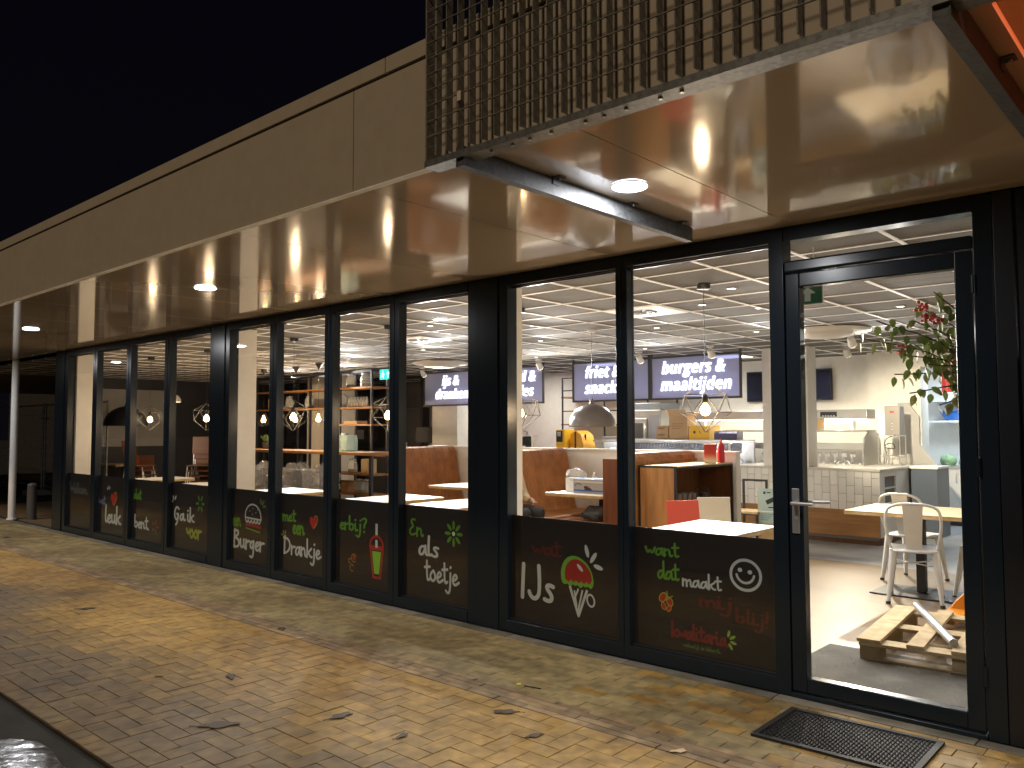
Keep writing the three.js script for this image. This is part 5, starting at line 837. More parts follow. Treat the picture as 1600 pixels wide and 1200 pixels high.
  part('housing', soft(0.2, 0.4, 0.2, 0.008, 0.04, 0.62, 0), S([0.3, 0.28, 0.25], 0.4, { metalness: 0.5 }), dp); part('red_display', span(0.01, 0.07, 0.73, 0.75, 0.1005, 0.103), S([0.5, 0.02, 0.01], 0.3, { emissive: C(0.5, 0.02, 0.01) }), dp); part('knob', [0, 1, 2].map((i) => cyl(0.009, 0.009, 0.01, 0.04, 0.5 + i * 0.04, 0.104, 10, Math.PI / 2)), M.chrome, dp);
  const L4 = [[-0.14, -0.13], [0.14, -0.13], [-0.14, 0.13], [0.14, 0.13]]; part('wire_stand', [...L4.map(([a, b]) => rod([a, 0.0, b], [a, 0.415, b], 0.006, 6)), ...[0.13, 0.41].flatMap((y) => [rod([-0.14, y, 0.13], [0.14, y, 0.13], 0.005, 6), rod([-0.14, y, -0.13], [0.14, y, -0.13], 0.005, 6), rod([-0.14, y, -0.13], [-0.14, y, 0.13], 0.005, 6), rod([0.14, y, -0.13], [0.14, y, 0.13], 0.005, 6)])], M.chrome, dp); part('power_cord', tube([[0.05, 0.42, 0], [-0.06, 0.36, 0.05], [-0.07, 0.25, 0.06], [0.05, 0.24, 0.05], [0.03, 0.3, 0.06], [-0.07, 0.28, 0.06], [-0.05, 0.12, 0.06], [-0.07, 0.03, 0.06]], 0.006, 50, 6), M.dark, dp);
  const sp = solo('dispenser_shadow', extrude([[0, 0], [0.5, 0], [0.28, 0.28], [0.28, 0.68], [0.14, 0.88], [0, 0.88]], 0.03, 0.002).translate(-3.72, 0.963, -8.02), S([0.42, 0.4, 0.37], 0.5), 'grey cut corner sheet on the cream wall painted as the shadow of the dispenser', 'panel');  // grey sheet stands for the shadow the dispenser casts on the wall
  const dk = thing('grey_cabinet', 'dark grey cabinet between the tiled counter and the kitchen doorway', 'cabinet', [-3.3, 0, -7.72]); part('body', span(-0.1, 0.22, 0.003, 0.93, -0.3, 0.3), S([0.1, 0.12, 0.15], 0.4), dk); part('worktop', span(-0.12, 0.24, 0.93, 0.958, -0.31, 0.32), M.white, dk);
}
// back kitchen seen through the doorway
{
  const t = thing('kitchen_units', 'white kitchen base units with a worktop in the bright back kitchen', 'kitchen units', [-2.8, 0, -9.5]);
  part('body', span(-1.0, 2.4, 0.1, 0.86, -0.3, 0.3), M.white, t); part('worktop', span(-1.02, 2.4, 0.86, 0.9, -0.32, 0.33), M.steel, t); part('plinth', span(-1.0, 2.4, 0.002, 0.1, -0.3, 0.26), M.dark, t);
  for (let i = 0; i < 4; i++) { const d = part('unit_door', span(-0.98 + i * 0.6, -0.4 + i * 0.6, 0.12, 0.84, 0.301, 0.32), M.white, t); part('door_handle', tube([[-0.46 + i * 0.6, 0.65, 0.321], [-0.46 + i * 0.6, 0.65, 0.345], [-0.46 + i * 0.6, 0.78, 0.345], [-0.46 + i * 0.6, 0.78, 0.321]], 0.006, 12, 6), M.chrome, d); }
  const s = thing('kitchen_shelf', 'white wall shelf holding blue bowls in the back kitchen', 'shelf', [-2.8, 1.58, -10.04]); part('board', [span(-1.0, 0.6, -0.015, 0.015, -0.16, 0.16), span(-1.0, 0.6, 0.32, 0.35, -0.16, 0.16)], M.white, s);
  const b = thing('blue_bowls', 'stack of bright blue plastic bowls on the kitchen shelf', 'bowls', [-3.5, 1.597, -10.02]); part('bowl', lathe([[0, 0.004], [0.09, 0.004], [0.17, 0.12], [0.165, 0.12], [0.085, 0.014], [0, 0.014]], 20), S([0.02, 0.16, 0.6], 0.4), b); part('bowl', lathe([[0, 0.05], [0.09, 0.05], [0.18, 0.16], [0.175, 0.16], [0.085, 0.06]], 20), S([0.03, 0.2, 0.65], 0.4), b);
  const g = thing('grey_tub', 'grey plastic tub behind the blue bowls on the kitchen shelf', 'tub', [-3.25, 1.597, -10.08]); part('tub', soft(0.3, 0.2, 0.1, 0.03, 0, 0.101, 0), M.wallgrey, g);
  const tp = thing('kitchen_tap', 'tall curved steel tap at the kitchen sink', 'tap', [-3.05, 0.902, -9.62]); part('spout', tube([[0, 0, 0], [0, 0.25, 0], [-0.06, 0.34, 0.02], [-0.15, 0.34, 0.05], [-0.18, 0.25, 0.06]], 0.014, 30, 8), M.chrome, tp); part('base', cyl(0.03, 0.03, 0.03, 0, 0.015, 0), M.chrome, tp);
  const mk = (name, l, x, z, c, r) => { const q = new THREE.IcosahedronGeometry(r, 4), p = q.getAttribute('position'); for (let i = 0; i < p.count; i++) { const a = p.getX(i), y = p.getY(i), c2 = p.getZ(i), n = fbm((a * 2 + y + 5) % 1, (c2 * 2 + y + 5) % 1, 5, 5, 431, 3); p.setXYZ(i, a * (0.8 + 0.5 * n), Math.max(-r * 0.6, y * (0.6 + 0.7 * n)), c2 * (0.8 + 0.4 * n)); } q.computeVertexNormals(); solo(name, q.translate(x, 0.902 + r * 0.6, z), S(c, 0.7), l, 'cloth'); };
  mk('cloth', 'green cloth heaped by the kitchen sink', -3.42, -9.42, [0.2, 0.32, 0.17], 0.11); mk('cloth', 'turquoise cloth heaped by the kitchen sink', -3.16, -9.36, [0.08, 0.4, 0.38], 0.1);
  const hl = thing('red_heat_lamp', 'red cylindrical heat lamp hanging near the kitchen doorway', 'lamp', [-3.28, 2.2, -8.9]); part('shade', lathe([[0.075, -0.2], [0.08, -0.2], [0.08, 0.2], [0.02, 0.22], [0, 0.22]], 20), M.red, hl); part('rim', at(new THREE.TorusGeometry(0.078, 0.008, 6, 24), 0, -0.2, 0, Math.PI / 2), glow(3, 0.3, 0.3), hl); part('cord', rod([0, 0.22, 0], [0, 0.393, 0], 0.005, 6), M.black, hl);
  const k = thing('kitchen_light', 'square white ceiling light in the back kitchen', 'light', [-2.9, CEIL - 0.008, -9.1]); part('frame', span(-0.3, 0.3, -0.014, 0, -0.3, 0.3), M.white, k); part('diffuser', span(-0.27, 0.27, -0.018, -0.0145, -0.27, 0.27), glow(7, 7.8, 9), k);
  const r = new THREE.RectAreaLight(C(0.7, 0.87, 1), 62, 0.54, 0.54); r.position.set(0, -0.024, 0); r.rotation.x = -Math.PI / 2; k.add(r);
}
{ // standing carton with a pale blue notice
  const t = thing('notice_carton', 'brown carton with a pale blue printed notice, left of the door frame', 'carton', [-4.3, 0, -5.1], 0.1);
  part('carton', soft(0.36, 0.72, 0.2, 0.004, 0, 0.36, 0, 0, 0, 0, 1), M.cardboard, t);
  const ct = canvasTex(128, 160, (g) => { g.fillStyle = '#a9bdbb'; g.fillRect(0, 0, 128, 160); g.fillStyle = '#14191c'; g.save(); g.translate(64, 52); g.rotate(-0.45); g.fillRect(-30, -10, 58, 20); g.restore(); g.fillRect(24, 14, 10, 12); g.fillRect(40, 16, 18, 5); g.fillRect(46, 84, 34, 5); g.fillRect(108, 72, 5, 12); g.fillStyle = '#e8efee'; g.fillRect(0, 104, 128, 4); g.fillStyle = '#5f7f8a'; for (let i = 0; i < 4; i++) g.fillRect(10, 116 + i * 9, 60 - i * 8, 3); g.fillStyle = '#14191c'; g.fillRect(100, 118, 18, 18); });
  part('notice', at(new THREE.PlaneGeometry(0.34, 0.42), 0, 0.54, 0.1015), S([1, 1, 1], 0.5, { map: ct }), t, true);
}

// ---------------------------------------------------------------- seated person
function field(bones, lo, hi, cell, k = 0.03) { // smooth union of tapered capsules, meshed on a grid
  const size = Math.max(hi[0] - lo[0], hi[1] - lo[1], hi[2] - lo[2]), res = Math.min(150, Math.ceil(size / cell) + 4), mc = new MarchingCubes(res, M.white, false, false, 200000);
  const c = [0, 1, 2].map((i) => (lo[i] + hi[i]) / 2), half = size / 2, p = V(0, 0, 0), a = V(0, 0, 0), b = V(0, 0, 0), ab = V(0, 0, 0);
  mc.isolation = 0; const f = mc.field;
  for (let z = 0; z < res; z++) for (let y = 0; y < res; y++) for (let x = 0; x < res; x++) {
    p.set(c[0] + (x - res / 2) / (res / 2) * half, c[1] + (y - res / 2) / (res / 2) * half, c[2] + (z - res / 2) / (res / 2) * half);
    let d = 10;
    for (const [A, ra, B, rb] of bones) { a.set(...A); b.set(...B); ab.copy(b).sub(a); const t = Math.max(0, Math.min(1, p.clone().sub(a).dot(ab) / Math.max(1e-9, ab.lengthSq()))), q = p.distanceTo(a.clone().addScaledVector(ab, t)) - lerp(ra, rb, t); const h = Math.max(k - Math.abs(d - q), 0) / k; d = Math.min(d, q) - h * h * k * 0.25; }
    f[x + y * res + z * res * res] = -d;
  }
  mc.update(); const n = mc.count;
  const g = new THREE.BufferGeometry(); const P0 = new Float32Array(n * 3), N0 = new Float32Array(n * 3);
  for (let i = 0; i < n * 3; i++) { P0[i] = c[i % 3] + mc.positionArray[i] * half; N0[i] = mc.normalArray[i]; }
  g.setAttribute('position', new THREE.BufferAttribute(P0, 3)); g.setAttribute('normal', new THREE.BufferAttribute(N0, 3)); return g;
}
{ // faces +x, seated on the near end of the middle bench; the near side arm rests in the lap holding a white cable
  const t = thing('person', 'seated person with long dark hair in a beige coat holding a white cable', 'person', [-6.5, 0, -2.68], -0.1);
  const skin = S([0.5, 0.33, 0.25], 0.5), coat = S([0.58, 0.47, 0.33], 0.8, { map: T.fine }), trousers = S([0.03, 0.032, 0.04], 0.8), hairM = S([0.03, 0.017, 0.011], 0.45);
  const body = [ // pelvis, torso, neck
    [[0.0, 0.53, 0], 0.12, [-0.03, 0.7, 0], 0.105], [[-0.03, 0.7, 0], 0.105, [-0.04, 0.92, 0], 0.1], [[-0.04, 0.97, -0.13], 0.055, [-0.04, 0.97, 0.13], 0.055], [[-0.03, 1.0, 0], 0.05, [-0.005, 1.1, 0], 0.045],
    [[0, 0.53, -0.09], 0.085, [0.42, 0.52, -0.1], 0.06], [[0, 0.53, 0.09], 0.085, [0.42, 0.52, 0.12], 0.06], [[0.42, 0.52, -0.1], 0.058, [0.44, 0.09, -0.1], 0.038], [[0.42, 0.52, 0.12], 0.058, [0.4, 0.09, 0.13], 0.038], [[0.44, 0.07, -0.1], 0.036, [0.6, 0.04, -0.12], 0.03], [[0.4, 0.07, 0.13], 0.036, [0.56, 0.04, 0.15], 0.03]];
  part('legs', field(body.slice(4).concat([[[0, 0.52, -0.06], 0.11, [0, 0.52, 0.06], 0.11]]), [-0.2, -0.02, -0.35], [0.7, 0.7, 0.35], 0.012), trousers, t);
  part('coat', field([[[0.02, 0.5, 0], 0.155, [-0.03, 0.7, 0], 0.135], [[-0.03, 0.7, 0], 0.135, [-0.04, 0.92, 0], 0.125], [[-0.04, 0.985, -0.13], 0.068, [-0.04, 0.985, 0.13], 0.068], [[-0.03, 1.02, 0], 0.066, [-0.01, 1.06, 0], 0.062],
    [[-0.04, 0.97, 0.17], 0.066, [-0.02, 0.74, 0.24], 0.056], [[-0.02, 0.73, 0.24], 0.055, [0.2, 0.66, 0.17], 0.044], [[-0.04, 0.97, -0.17], 0.066, [-0.02, 0.74, -0.24], 0.056], [[-0.02, 0.73, -0.24], 0.055, [0.2, 0.66, -0.12], 0.044]], [-0.3, 0.3, -0.4], [0.4, 1.15, 0.4], 0.012), coat, t);
  const hand = (s) => { const w = [0.225, 0.655, s * 0.15], g = [[w, 0.026, [0.29, 0.64, s * 0.125], 0.028]]; for (let i = 0; i < 4; i++) { const o = (i - 1.5) * 0.019, b = [0.3, 0.642 + o * 0.5, s * (0.125) + o]; g.push([b, 0.0095, [0.335, 0.628, b[2] - s * 0.006], 0.009], [[0.335, 0.628, b[2] - s * 0.006], 0.009, [0.332, 0.603 + Math.abs(i - 1.5) * 0.003, b[2] - s * 0.012], 0.008]); } g.push([[0.25, 0.66, s * 0.12], 0.012, [0.285, 0.668, s * 0.09], 0.0095], [[0.285, 0.668, s * 0.09], 0.0095, [0.312, 0.655, s * 0.085], 0.0085]); return field(g, [0.19, 0.56, s > 0 ? 0.04 : -0.21], [0.36, 0.71, s > 0 ? 0.21 : -0.04], 0.0035, 0.008); };
  part('hand', hand(1), skin, t); part('hand', hand(-1), skin, t);
  const hd = [0.03, 1.2, 0.0];
  const head = part('head', field([[[0.0, 1.05, 0], 0.048, [0.01, 1.12, 0], 0.048], [[hd[0], hd[1] + 0.03, 0], 0.083, [hd[0] - 0.02, hd[1] + 0.045, 0], 0.085], [[hd[0] + 0.035, hd[1] - 0.06, 0], 0.042, [hd[0] + 0.02, hd[1], 0], 0.068], [[hd[0] + 0.092, hd[1] + 0.012, 0], 0.008, [hd[0] + 0.108, hd[1] - 0.018, 0], 0.013], [[hd[0] + 0.075, hd[1] - 0.048, -0.018], 0.008, [hd[0] + 0.075, hd[1] - 0.048, 0.018], 0.008], [[hd[0] - 0.005, hd[1], 0.078], 0.012, [hd[0] - 0.008, hd[1] + 0.025, 0.082], 0.013], [[hd[0] - 0.005, hd[1], -0.078], 0.012, [hd[0] - 0.008, hd[1] + 0.025, -0.082], 0.013]], [-0.12, 1.0, -0.15], [0.18, 1.34, 0.15], 0.005, 0.018), skin, t);
  part('eye', [ball(0.011, hd[0] + 0.078, hd[1] + 0.02, 0.03, 10), ball(0.011, hd[0] + 0.078, hd[1] + 0.02, -0.03, 10)], M.white, head); part('iris', [ball(0.006, hd[0] + 0.085, hd[1] + 0.02, 0.03, 8), ball(0.006, hd[0] + 0.085, hd[1] + 0.02, -0.03, 8)], M.dark, head); part('mouth', tube([[hd[0] + 0.081, hd[1] - 0.05, -0.022], [hd[0] + 0.088, hd[1] - 0.05, 0], [hd[0] + 0.081, hd[1] - 0.05, 0.022]], 0.004, 10, 6), S([0.4, 0.14, 0.12], 0.5), head);
  const strands = []; for (let i = 0; i < 70; i++) { const a = lerp(0.75, 5.53, i / 69), c = Math.cos(a), s = Math.sin(a); strands.push(tube([[hd[0] - 0.01 + c * 0.03, hd[1] + 0.135, s * 0.03], [hd[0] - 0.012 + c * 0.088, hd[1] + 0.07, s * 0.088], [hd[0] - 0.02 + c * 0.094, hd[1] - 0.03, s * 0.1], [-0.03 + c * 0.105, 1.06 + rr(-0.02, 0.02), s * 0.12], [-0.04 + c * (0.14 + rr(0, 0.02)), 0.82 + rr(-0.05, 0.06), s * 0.15 + rr(-0.01, 0.01)]], 0.011, 14, 5)); }
  part('hair', [...strands, at(new THREE.SphereGeometry(0.096, 20, 14, 0, Math.PI * 2, 0, 1.25), hd[0] - 0.012, hd[1] + 0.045, 0, 0, 0, 0.25)], hairM, t);
  const cb = solo('white_cable', [tube([[-6.19, 0.62, -2.52], [-6.16, 0.56, -2.5], [-6.2, 0.47, -2.48], [-6.14, 0.42, -2.5], [-6.17, 0.5, -2.53], [-6.14, 0.6, -2.52]], 0.004, 40, 6), box(0.025, 0.03, 0.02, -6.14, 0.41, -2.5, 0.3, 0.2, 0.4)], M.white, 'white charging cable with plug hanging from the seated person\'s hand', 'cable');
}
// ---------------------------------------------------------------- blossom branches inside the door
{
  const t = thing('blossom_tree', 'leafy potted tree with small red blossoms behind the right edge of the glass door', 'plant', [-0.98, 0, -1.4]);
  part('pot', lathe([[0, 0.004], [0.15, 0.004], [0.2, 0.42], [0.18, 0.42], [0.17, 0.36], [0, 0.36]], 24), M.dark, t);
  part('trunk', [rod([0, 0.3, 0], [-0.05, 1.0, 0.02], 0.026, 8, 0.022), rod([-0.05, 1.0, 0.02], [-0.1, 1.55, 0], 0.022, 8, 0.015)], S([0.08, 0.05, 0.03], 0.9), t);
  const lg = new THREE.BufferGeometry(); { const p = [], n = 5, q = []; for (let i = 0; i <= n; i++) { const u = i / n, w = 0.021 * Math.pow(Math.sin(Math.PI * Math.pow(u, 0.75)), 0.8); q.push([[-w, 0.006 - 0.014 * u * u, u * 0.062], [0, -0.014 * u * u, u * 0.062], [w, 0.006 - 0.014 * u * u, u * 0.062]]); } for (let i = 0; i < n; i++) for (let s = 0; s < 2; s++) p.push(...q[i][s], ...q[i + 1][s], ...q[i + 1][s + 1], ...q[i][s], ...q[i + 1][s + 1], ...q[i][s + 1]); lg.setAttribute('position', new THREE.BufferAttribute(new Float32Array(p), 3)); lg.computeVertexNormals(); lg.setAttribute('uv', new THREE.BufferAttribute(new Float32Array(p.length / 3 * 2), 2)); }
  const lm = [[0.14, 0.2, 0.045], [0.18, 0.23, 0.06], [0.1, 0.15, 0.035], [0.22, 0.21, 0.07]].map((c) => P(c, 0.5, { transmission: 0.25, thickness: 0 }));
  const twigs = [], tips = [[-1.0, 2.12, 0.05], [-0.86, 2.22, 0.12], [-0.66, 2.33, -0.1], [-0.5, 2.38, 0.1], [-0.7, 1.98, 0.1], [-0.8, 1.86, -0.05], [-0.66, 1.72, 0.12], [-0.5, 1.64, 0.05], [-0.3, 1.55, 0.12], [-0.2, 1.62, -0.1], [-0.3, 2.4, 0.05], [-0.12, 2.42, 0.1], [0.1, 2.3, 0.1], [0.2, 2.0, 0], [-0.2, 2.1, 0.25], [-0.4, 2.1, -0.2], [-0.52, 1.9, 0.2], [-0.35, 1.85, 0.22], [-0.1, 1.85, -0.2], [-0.6, 2.1, 0.0], [-0.33, 2.25, 0.18], [-0.62, 2.2, 0.15], [-0.45, 2.25, 0.02], [-0.55, 2.02, 0.02], [-0.4, 1.98, 0.1], [-0.3, 2.1, 0.05], [-0.42, 1.72, 0.02], [-0.28, 1.95, 0.1], [-0.35, 2.35, -0.1]];
  let leaves = 0;
  for (const [x, y, z] of tips) {
    const a = V(-0.1, 1.5, 0), b = V(x, y, z), m = a.clone().lerp(b, 0.5).add(V(0.06, 0.14, 0)), cv = new THREE.CatmullRomCurve3([a, m, b]); twigs.push(new THREE.TubeGeometry(cv, 12, 0.0045, 5));
    for (let i = 0; i < 19; i++) { const u = lerp(0.34, 1.02, (i + rnd() * 0.6) / 19), q = cv.getPoint(Math.min(1, u)), side = i % 2 ? 1 : -1, f = new THREE.Mesh(lg, lm[rnd() * 4 | 0]); f.name = 'leaf'; f.position.copy(q).add(V(rr(-0.035, 0.035), rr(-0.035, 0.035), rr(-0.035, 0.035))); f.rotation.set(rr(0.5, 1.5), rr(-0.6, 1.9), side * rr(0, 0.9), 'YXZ'); f.scale.set(rr(0.9, 1.25), 1, rr(0.95, 1.5)); f.castShadow = f.receiveShadow = true; t.add(f); leaves++; }
  }
  part('branches', twigs, S([0.07, 0.045, 0.03], 0.9), t);
  for (const [x, y, z] of [[-0.6, 2.3, 0.02], [-0.56, 2.22, 0.06], [-0.72, 2.02, 0.05], [-0.42, 1.86, 0.12], [-0.34, 1.9, 0.15], [-0.3, 1.82, 0.14], [-0.5, 2.2, 0.08]]) { const g = []; for (let i = 0; i < 14; i++) g.push(at(new THREE.SphereGeometry(0.013, 6, 4).scale(1, 0.6, 1), rr(-0.035, 0.035), rr(-0.03, 0.03), rr(-0.035, 0.035), rr(0, 3), rr(0, 3), 0)); part('blossom', g.map((q) => q.translate(x, y, z)), S([0.45, 0.06, 0.05], 0.6), t); }
}
// ---------------------------------------------------------------- pallet, tube, pallet truck, mats
{
  const t = thing('pallet', 'rough wooden pallet on the floor behind the glass door', 'pallet', [-1.36, 0, -1.62], 0.1);
  const pm = [0, 1, 2].map((i) => S([0.82 - i * 0.1, 0.82 - i * 0.1, 0.8 - i * 0.1], 0.85, { map: T.pale })), e = (n, ...a) => part(n, soft(...a), pm[rnd() * 3 | 0], t);
  for (let i = 0; i < 5; i++) e('top_board', i % 2 ? 0.1 : 0.142, 0.022, 1.2, 0.003, -0.54 + i * 0.27, 0.133, 0, 0, rr(-0.006, 0.006), 0, 1);
  for (const z of [-0.53, 0, 0.53]) { e('cross_board', 1.2, 0.022, 0.142, 0.003, 0, 0.11, z, 0, 0, 0, 1); for (const x of [-0.53, 0, 0.53]) e('block', 0.142, 0.077, 0.1, 0.004, x, 0.06, z, 0, 0, 0, 1); e('bottom_board', 1.2, 0.02, 0.1, 0.003, 0, 0.011, z, 0, 0, 0, 1); }
  solo('metal_tube', (() => { const a = V(-1.86, 0.175, -2.08), b = V(-1.38, 0.168, -1.12); const g = rod(a, b, 0.026, 20), q = rod(a.clone().lerp(b, 0.0), b.clone().lerp(a, -0.001), 0.022, 20); return [g]; })(), S([0.3, 0.3, 0.31], 0.4, { metalness: 0.5 }), 'thin grey metal tube lying across the wooden pallet', 'tube');
  const j = thing('pallet_truck', 'orange hand pallet truck behind the wooden pallet', 'pallet truck', [-1.5, 0, -2.72]);
  const om = S([0.55, 0.2, 0.012], 0.4);
  part('chassis', [extrude([[-0.28, 0.06], [0.28, 0.06], [0.22, 0.26], [-0.02, 0.36], [-0.22, 0.14]], 0.12, 0.008)], om, j); part('fork', span(-0.27, -0.12, 0.06, 0.085, 0.12, 0.6), om, j); part('fork', span(0.12, 0.27, 0.06, 0.085, 0.12, 0.6), om, j);
  part('pump', cyl(0.04, 0.04, 0.4, 0.02, 0.3, -0.06), M.dark, j); part('handle', [rod([0.02, 0.45, -0.06], [0.02, 1.15, -0.2], 0.018, 10), tube([[-0.12, 1.2, -0.2], [-0.1, 1.3, -0.22], [0.14, 1.3, -0.22], [0.16, 1.2, -0.2], [0.02, 1.14, -0.2], [-0.12, 1.2, -0.2]], 0.014, 30, 8)], om, j);
  part('wheel', [at(cyl(0.08, 0.08, 0.05, 0, 0, 0, 18), -0.05, 0.081, -0.06, 0, 0, Math.PI / 2), at(cyl(0.08, 0.08, 0.05, 0, 0, 0, 18), 0.09, 0.081, -0.06, 0, 0, Math.PI / 2)], M.rubber, j);
  const mi = thing('entrance_mat', 'large dusty dark grey mat on the floor just inside the door', 'mat', [-1.44, 0.0, -0.68]);
  part('carpet', soft(1.48, 0.009, 1.08, 0.003, 0, 0.0058, 0, 0, 0, 0, 1), S([0.16, 0.15, 0.13], 0.95, { map: T.grit, bumpMap: T.brickBump, bumpScale: 0.003 }), mi);
  { const g = []; for (let i = 0; i < 260; i++) { const s = rr(0.001, 0.0045); g.push(at(new THREE.TetrahedronGeometry(s), rr(-0.72, 0.72), 0.0105 + s * 0.4, rr(-0.52, 0.52), rr(0, 3), rr(0, 3), 0)); } part('crumbs', g, S([0.5, 0.46, 0.4], 0.8), mi).userData.kind = 'stuff'; }
  const mo = thing('doormat', 'black rubber ribbed doormat on the paving in front of the glass door', 'doormat', [-1.475, 0.001, 0.44], 0.012);
  part('border', [span(-0.37, 0.37, 0, 0.012, -0.25, -0.222), span(-0.37, 0.37, 0, 0.012, 0.222, 0.25), span(-0.37, -0.342, 0, 0.012, -0.222, 0.222), span(0.342, 0.37, 0, 0.012, -0.222, 0.222)], M.rubber, mo);
  part('backing', span(-0.342, 0.342, 0.0, 0.004, -0.222, 0.222), M.rubber, mo);
  { const g = []; for (let i = 0; i < 38; i++) for (let k = 0; k < 25; k++) { const odd = (i + k) % 2; g.push(box(odd ? 0.014 : 0.004, 0.005, odd ? 0.004 : 0.014, -0.333 + i * 0.018, 0.0065, -0.215 + k * 0.0179)); } const o = part('ribs', g, S([0.014, 0.012, 0.01], 0.8, { map: T.grit }), mo); o.userData.kind = 'stuff'; }
}
// ---------------------------------------------------------------- left end: pole, bollard, fence, far building
{
  const p = thing('canopy_pole', 'slim white steel pole holding up the far left end of the canopy', 'pole', [-15.14, 0, -0.02]); part('pole', cyl(0.055, 0.055, H - 0.002, 0, (H - 0.002) / 2, 0, 24), M.white, p); part('base_collar', cyl(0.075, 0.075, 0.02, 0, 0.01, 0, 24), M.white, p);
  const b = thing('bollard', 'dark grey round bollard beside the far end of the windows', 'bollard', [-14.9, 0, -0.24]); part('post', cyl(0.07, 0.075, 0.56, 0, 0.28, 0, 20), S([0.07, 0.065, 0.06], 0.6), b); part('cap', lathe([[0.072, 0], [0.06, 0.03], [0, 0.045]], 20).translate(0, 0.56, 0), S([0.07, 0.065, 0.06], 0.6), b);
  function fence(label, x, z, turn) {
    const t = thing('mesh_fence', label, 'fence', [x, 0, z], turn, 'wire mesh fence panels at the far left');
    const L = 3.4, w = []; part('fence_post', rod([0, 0.12, 0], [0, 2.06, 0], 0.021, 8), M.galv, t); part('fence_post', rod([L, 0.12, 0], [L, 2.06, 0], 0.021, 8), M.galv, t); part('rail', rod([0, 2.02, 0], [L, 2.02, 0], 0.018, 8), M.galv, t); part('rail', rod([0, 0.2, 0], [L, 0.2, 0], 0.018, 8), M.galv, t);
    for (let i = 1; i < 34; i++) w.push(rod([i * 0.1, 0.2, 0], [i * 0.1, 2.02, 0], 0.0028, 4)); for (let i = 1; i < 9; i++) w.push(rod([0, 0.2 + i * 0.2, 0], [L, 0.2 + i * 0.2, 0], 0.0028, 4)); part('wire_mesh', w, M.galv, t);
    part('foot_block', [soft(0.7, 0.13, 0.22, 0.02, 0, 0.066, 0, 0, Math.PI / 2), soft(0.7, 0.13, 0.22, 0.02, L, 0.066, 0, 0, Math.PI / 2)], S([0.2, 0.19, 0.17], 0.9), t); return t;
  }
  const f = fence('wire mesh site fence panel left of the pole', -23.6, -2.1, 0); f.userData.label = 'wire mesh site fence panel behind the bollard, left one';
  const f2 = fence('x', -20.05, -2.1, -0.0); f2.userData.label = 'wire mesh site fence panel behind the corner post, with a small plate';
  part('clamp', box(0.3, 0.05, 0.06, -0.06, 1.72, 0), M.steel, f2); part('name_plate', span(0.9, 1.25, 1.55, 1.66, 0.02, 0.025), S([0.7, 0.7, 0.68], 0.5), f2);
  solo('timber_beam', soft(5, 0.14, 0.16, 0.01, -20.6, 0.3, -2.5, 0, 0.02, 0, 1), M.darkwood, 'long low timber beam lying behind the mesh fence', 'beam');
  const hb = thing('far_building', 'dark low building with a thin orange lit edge beyond the fence', 'building', [-30, 0, -9]);
  part('wall', span(-6, 6, 0, 3.6, -4, 3), S([0.03, 0.025, 0.022], 0.9), hb); part('roof_edge', span(-6.1, 6.1, 3.42, 3.52, 3.0, 3.14), S([0.42, 0.24, 0.12], 0.7), hb); part('door', span(-1, 0, 0, 2.1, 3.001, 3.03), S([0.02, 0.02, 0.025], 0.6), hb);
}
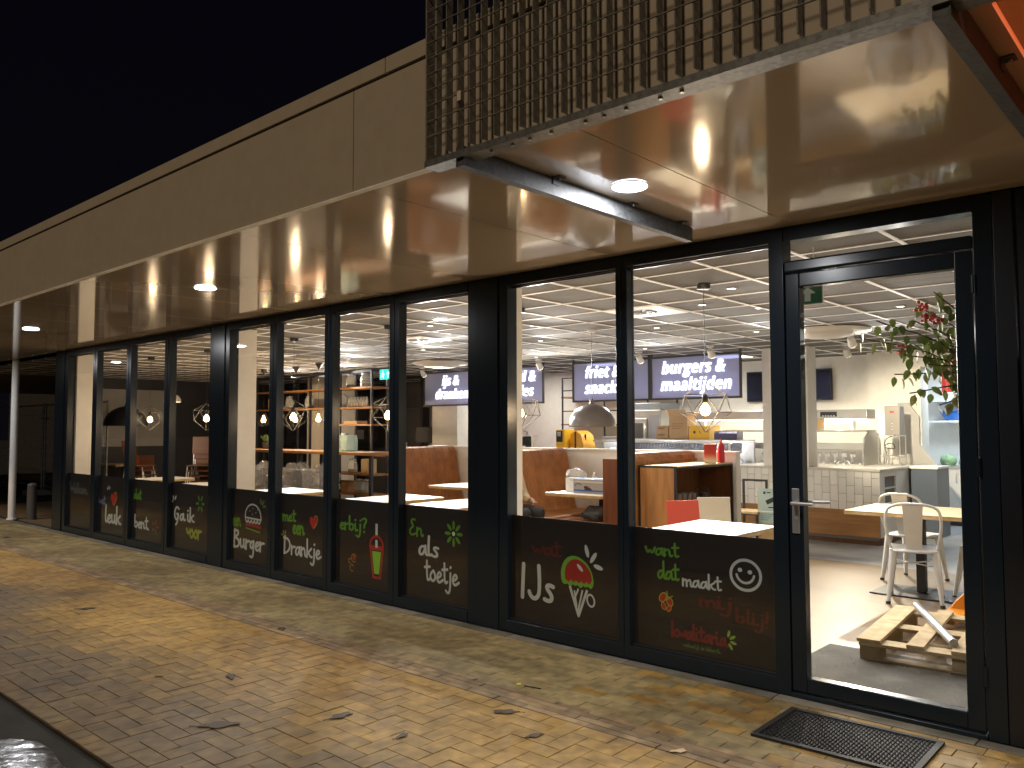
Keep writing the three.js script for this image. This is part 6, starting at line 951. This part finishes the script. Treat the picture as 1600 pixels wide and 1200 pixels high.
// ---------------------------------------------------------------- litter on the paving
{
  const leafM = S([0.055, 0.038, 0.022], 0.7);
  const lp = (n, s) => { const sh = new THREE.Shape(); for (let i = 0; i <= 40; i++) { const a = i / 40 * Math.PI * 2, r = s * (0.55 + 0.4 * Math.abs(Math.cos(a * n / 2)) + 0.08 * hash(i, n, 3)); i ? sh.lineTo(Math.cos(a) * r * 1.5, Math.sin(a) * r * 0.7) : sh.moveTo(r * 1.5, 0); } const g = new THREE.ExtrudeGeometry(sh, { depth: 0.0012, bevelEnabled: false }); g.rotateX(-Math.PI / 2); const p = g.getAttribute('position'); for (let i = 0; i < p.count; i++) p.setY(i, p.getY(i) + 0.004 * Math.abs(Math.sin(p.getX(i) * 60)) + 0.0015); return g; };
  const L = [[-3.55, 1.86, 0.05, 5, 'lobed dark leaf lying alone on the bricks below the Drankje pane'], [-3.1, 1.83, 0.03, 3, 'round dark leaf on the bricks below the erbij pane'], [-4.6, 1.9, 0.04, 3, 'curled grey leaf on the bricks towards the gutter'], [-7.2, 1.75, 0.05, 5, 'dark leaf scrap on the bricks below the Ga ik voor pane'], [-5.4, 1.05, 0.04, 4, 'torn dark leaf on the narrow brick edging below the Burger pane'], [-2.95, 1.25, 0.05, 5, 'dark leaf scraps beside the narrow brick edging below the toetje pane'], [-2.62, 1.4, 0.035, 4, 'small dark leaf on the ochre bricks below the ice cream pane'], [-12.7, 0.75, 0.07, 3, 'black scrap near the corner post at the far left'], [-3.9, 2.35, 0.07, 4, 'grey flattened leaf on the darker bricks near the gutter'], [-2.0, 1.1, 0.03, 3, 'pale crumpled scrap on the narrow brick edging near the doormat']];
  for (const [x, z, s, n, l] of L) { const t = thing('fallen_leaf', l, 'leaf', [x, 0.0015, z], rr(0, 6)); part('leaf_blade', lp(n, s), l.startsWith('pale') ? M.pale : leafM, t); part('leaf_stalk', rod([s * 1.3, 0.003, 0], [s * 2.1, 0.004, 0.01], 0.0015, 5), leafM, t); }
  solo('stick', rod([-3.0, 0.007, 2.3], [-2.86, 0.008, 2.24], 0.006, 6), S([0.02, 0.015, 0.01], 0.8), 'short black stick on the bricks near the bottom of the picture', 'stick');
  solo('cigarette_end', rod([-4.95, 0.006, 2.2], [-4.91, 0.006, 2.17], 0.005, 8), M.pale, 'pale cigarette end on the dark bricks at the lower left', 'litter');
  solo('yellow_scrap', soft(0.025, 0.006, 0.02, 0.002, -3.2, 0.005, 0.86, 0, 0.4, 0), S([0.7, 0.62, 0.08], 0.6), 'tiny yellow scrap on the paving below the ice cream pane', 'litter');
  solo('twig', rod([-3.16, 0.005, 0.86], [-3.05, 0.006, 0.84], 0.003, 5), S([0.02, 0.015, 0.01], 0.8), 'thin dark twig beside the yellow scrap', 'twig');
}
renderer.render(scene, camera);
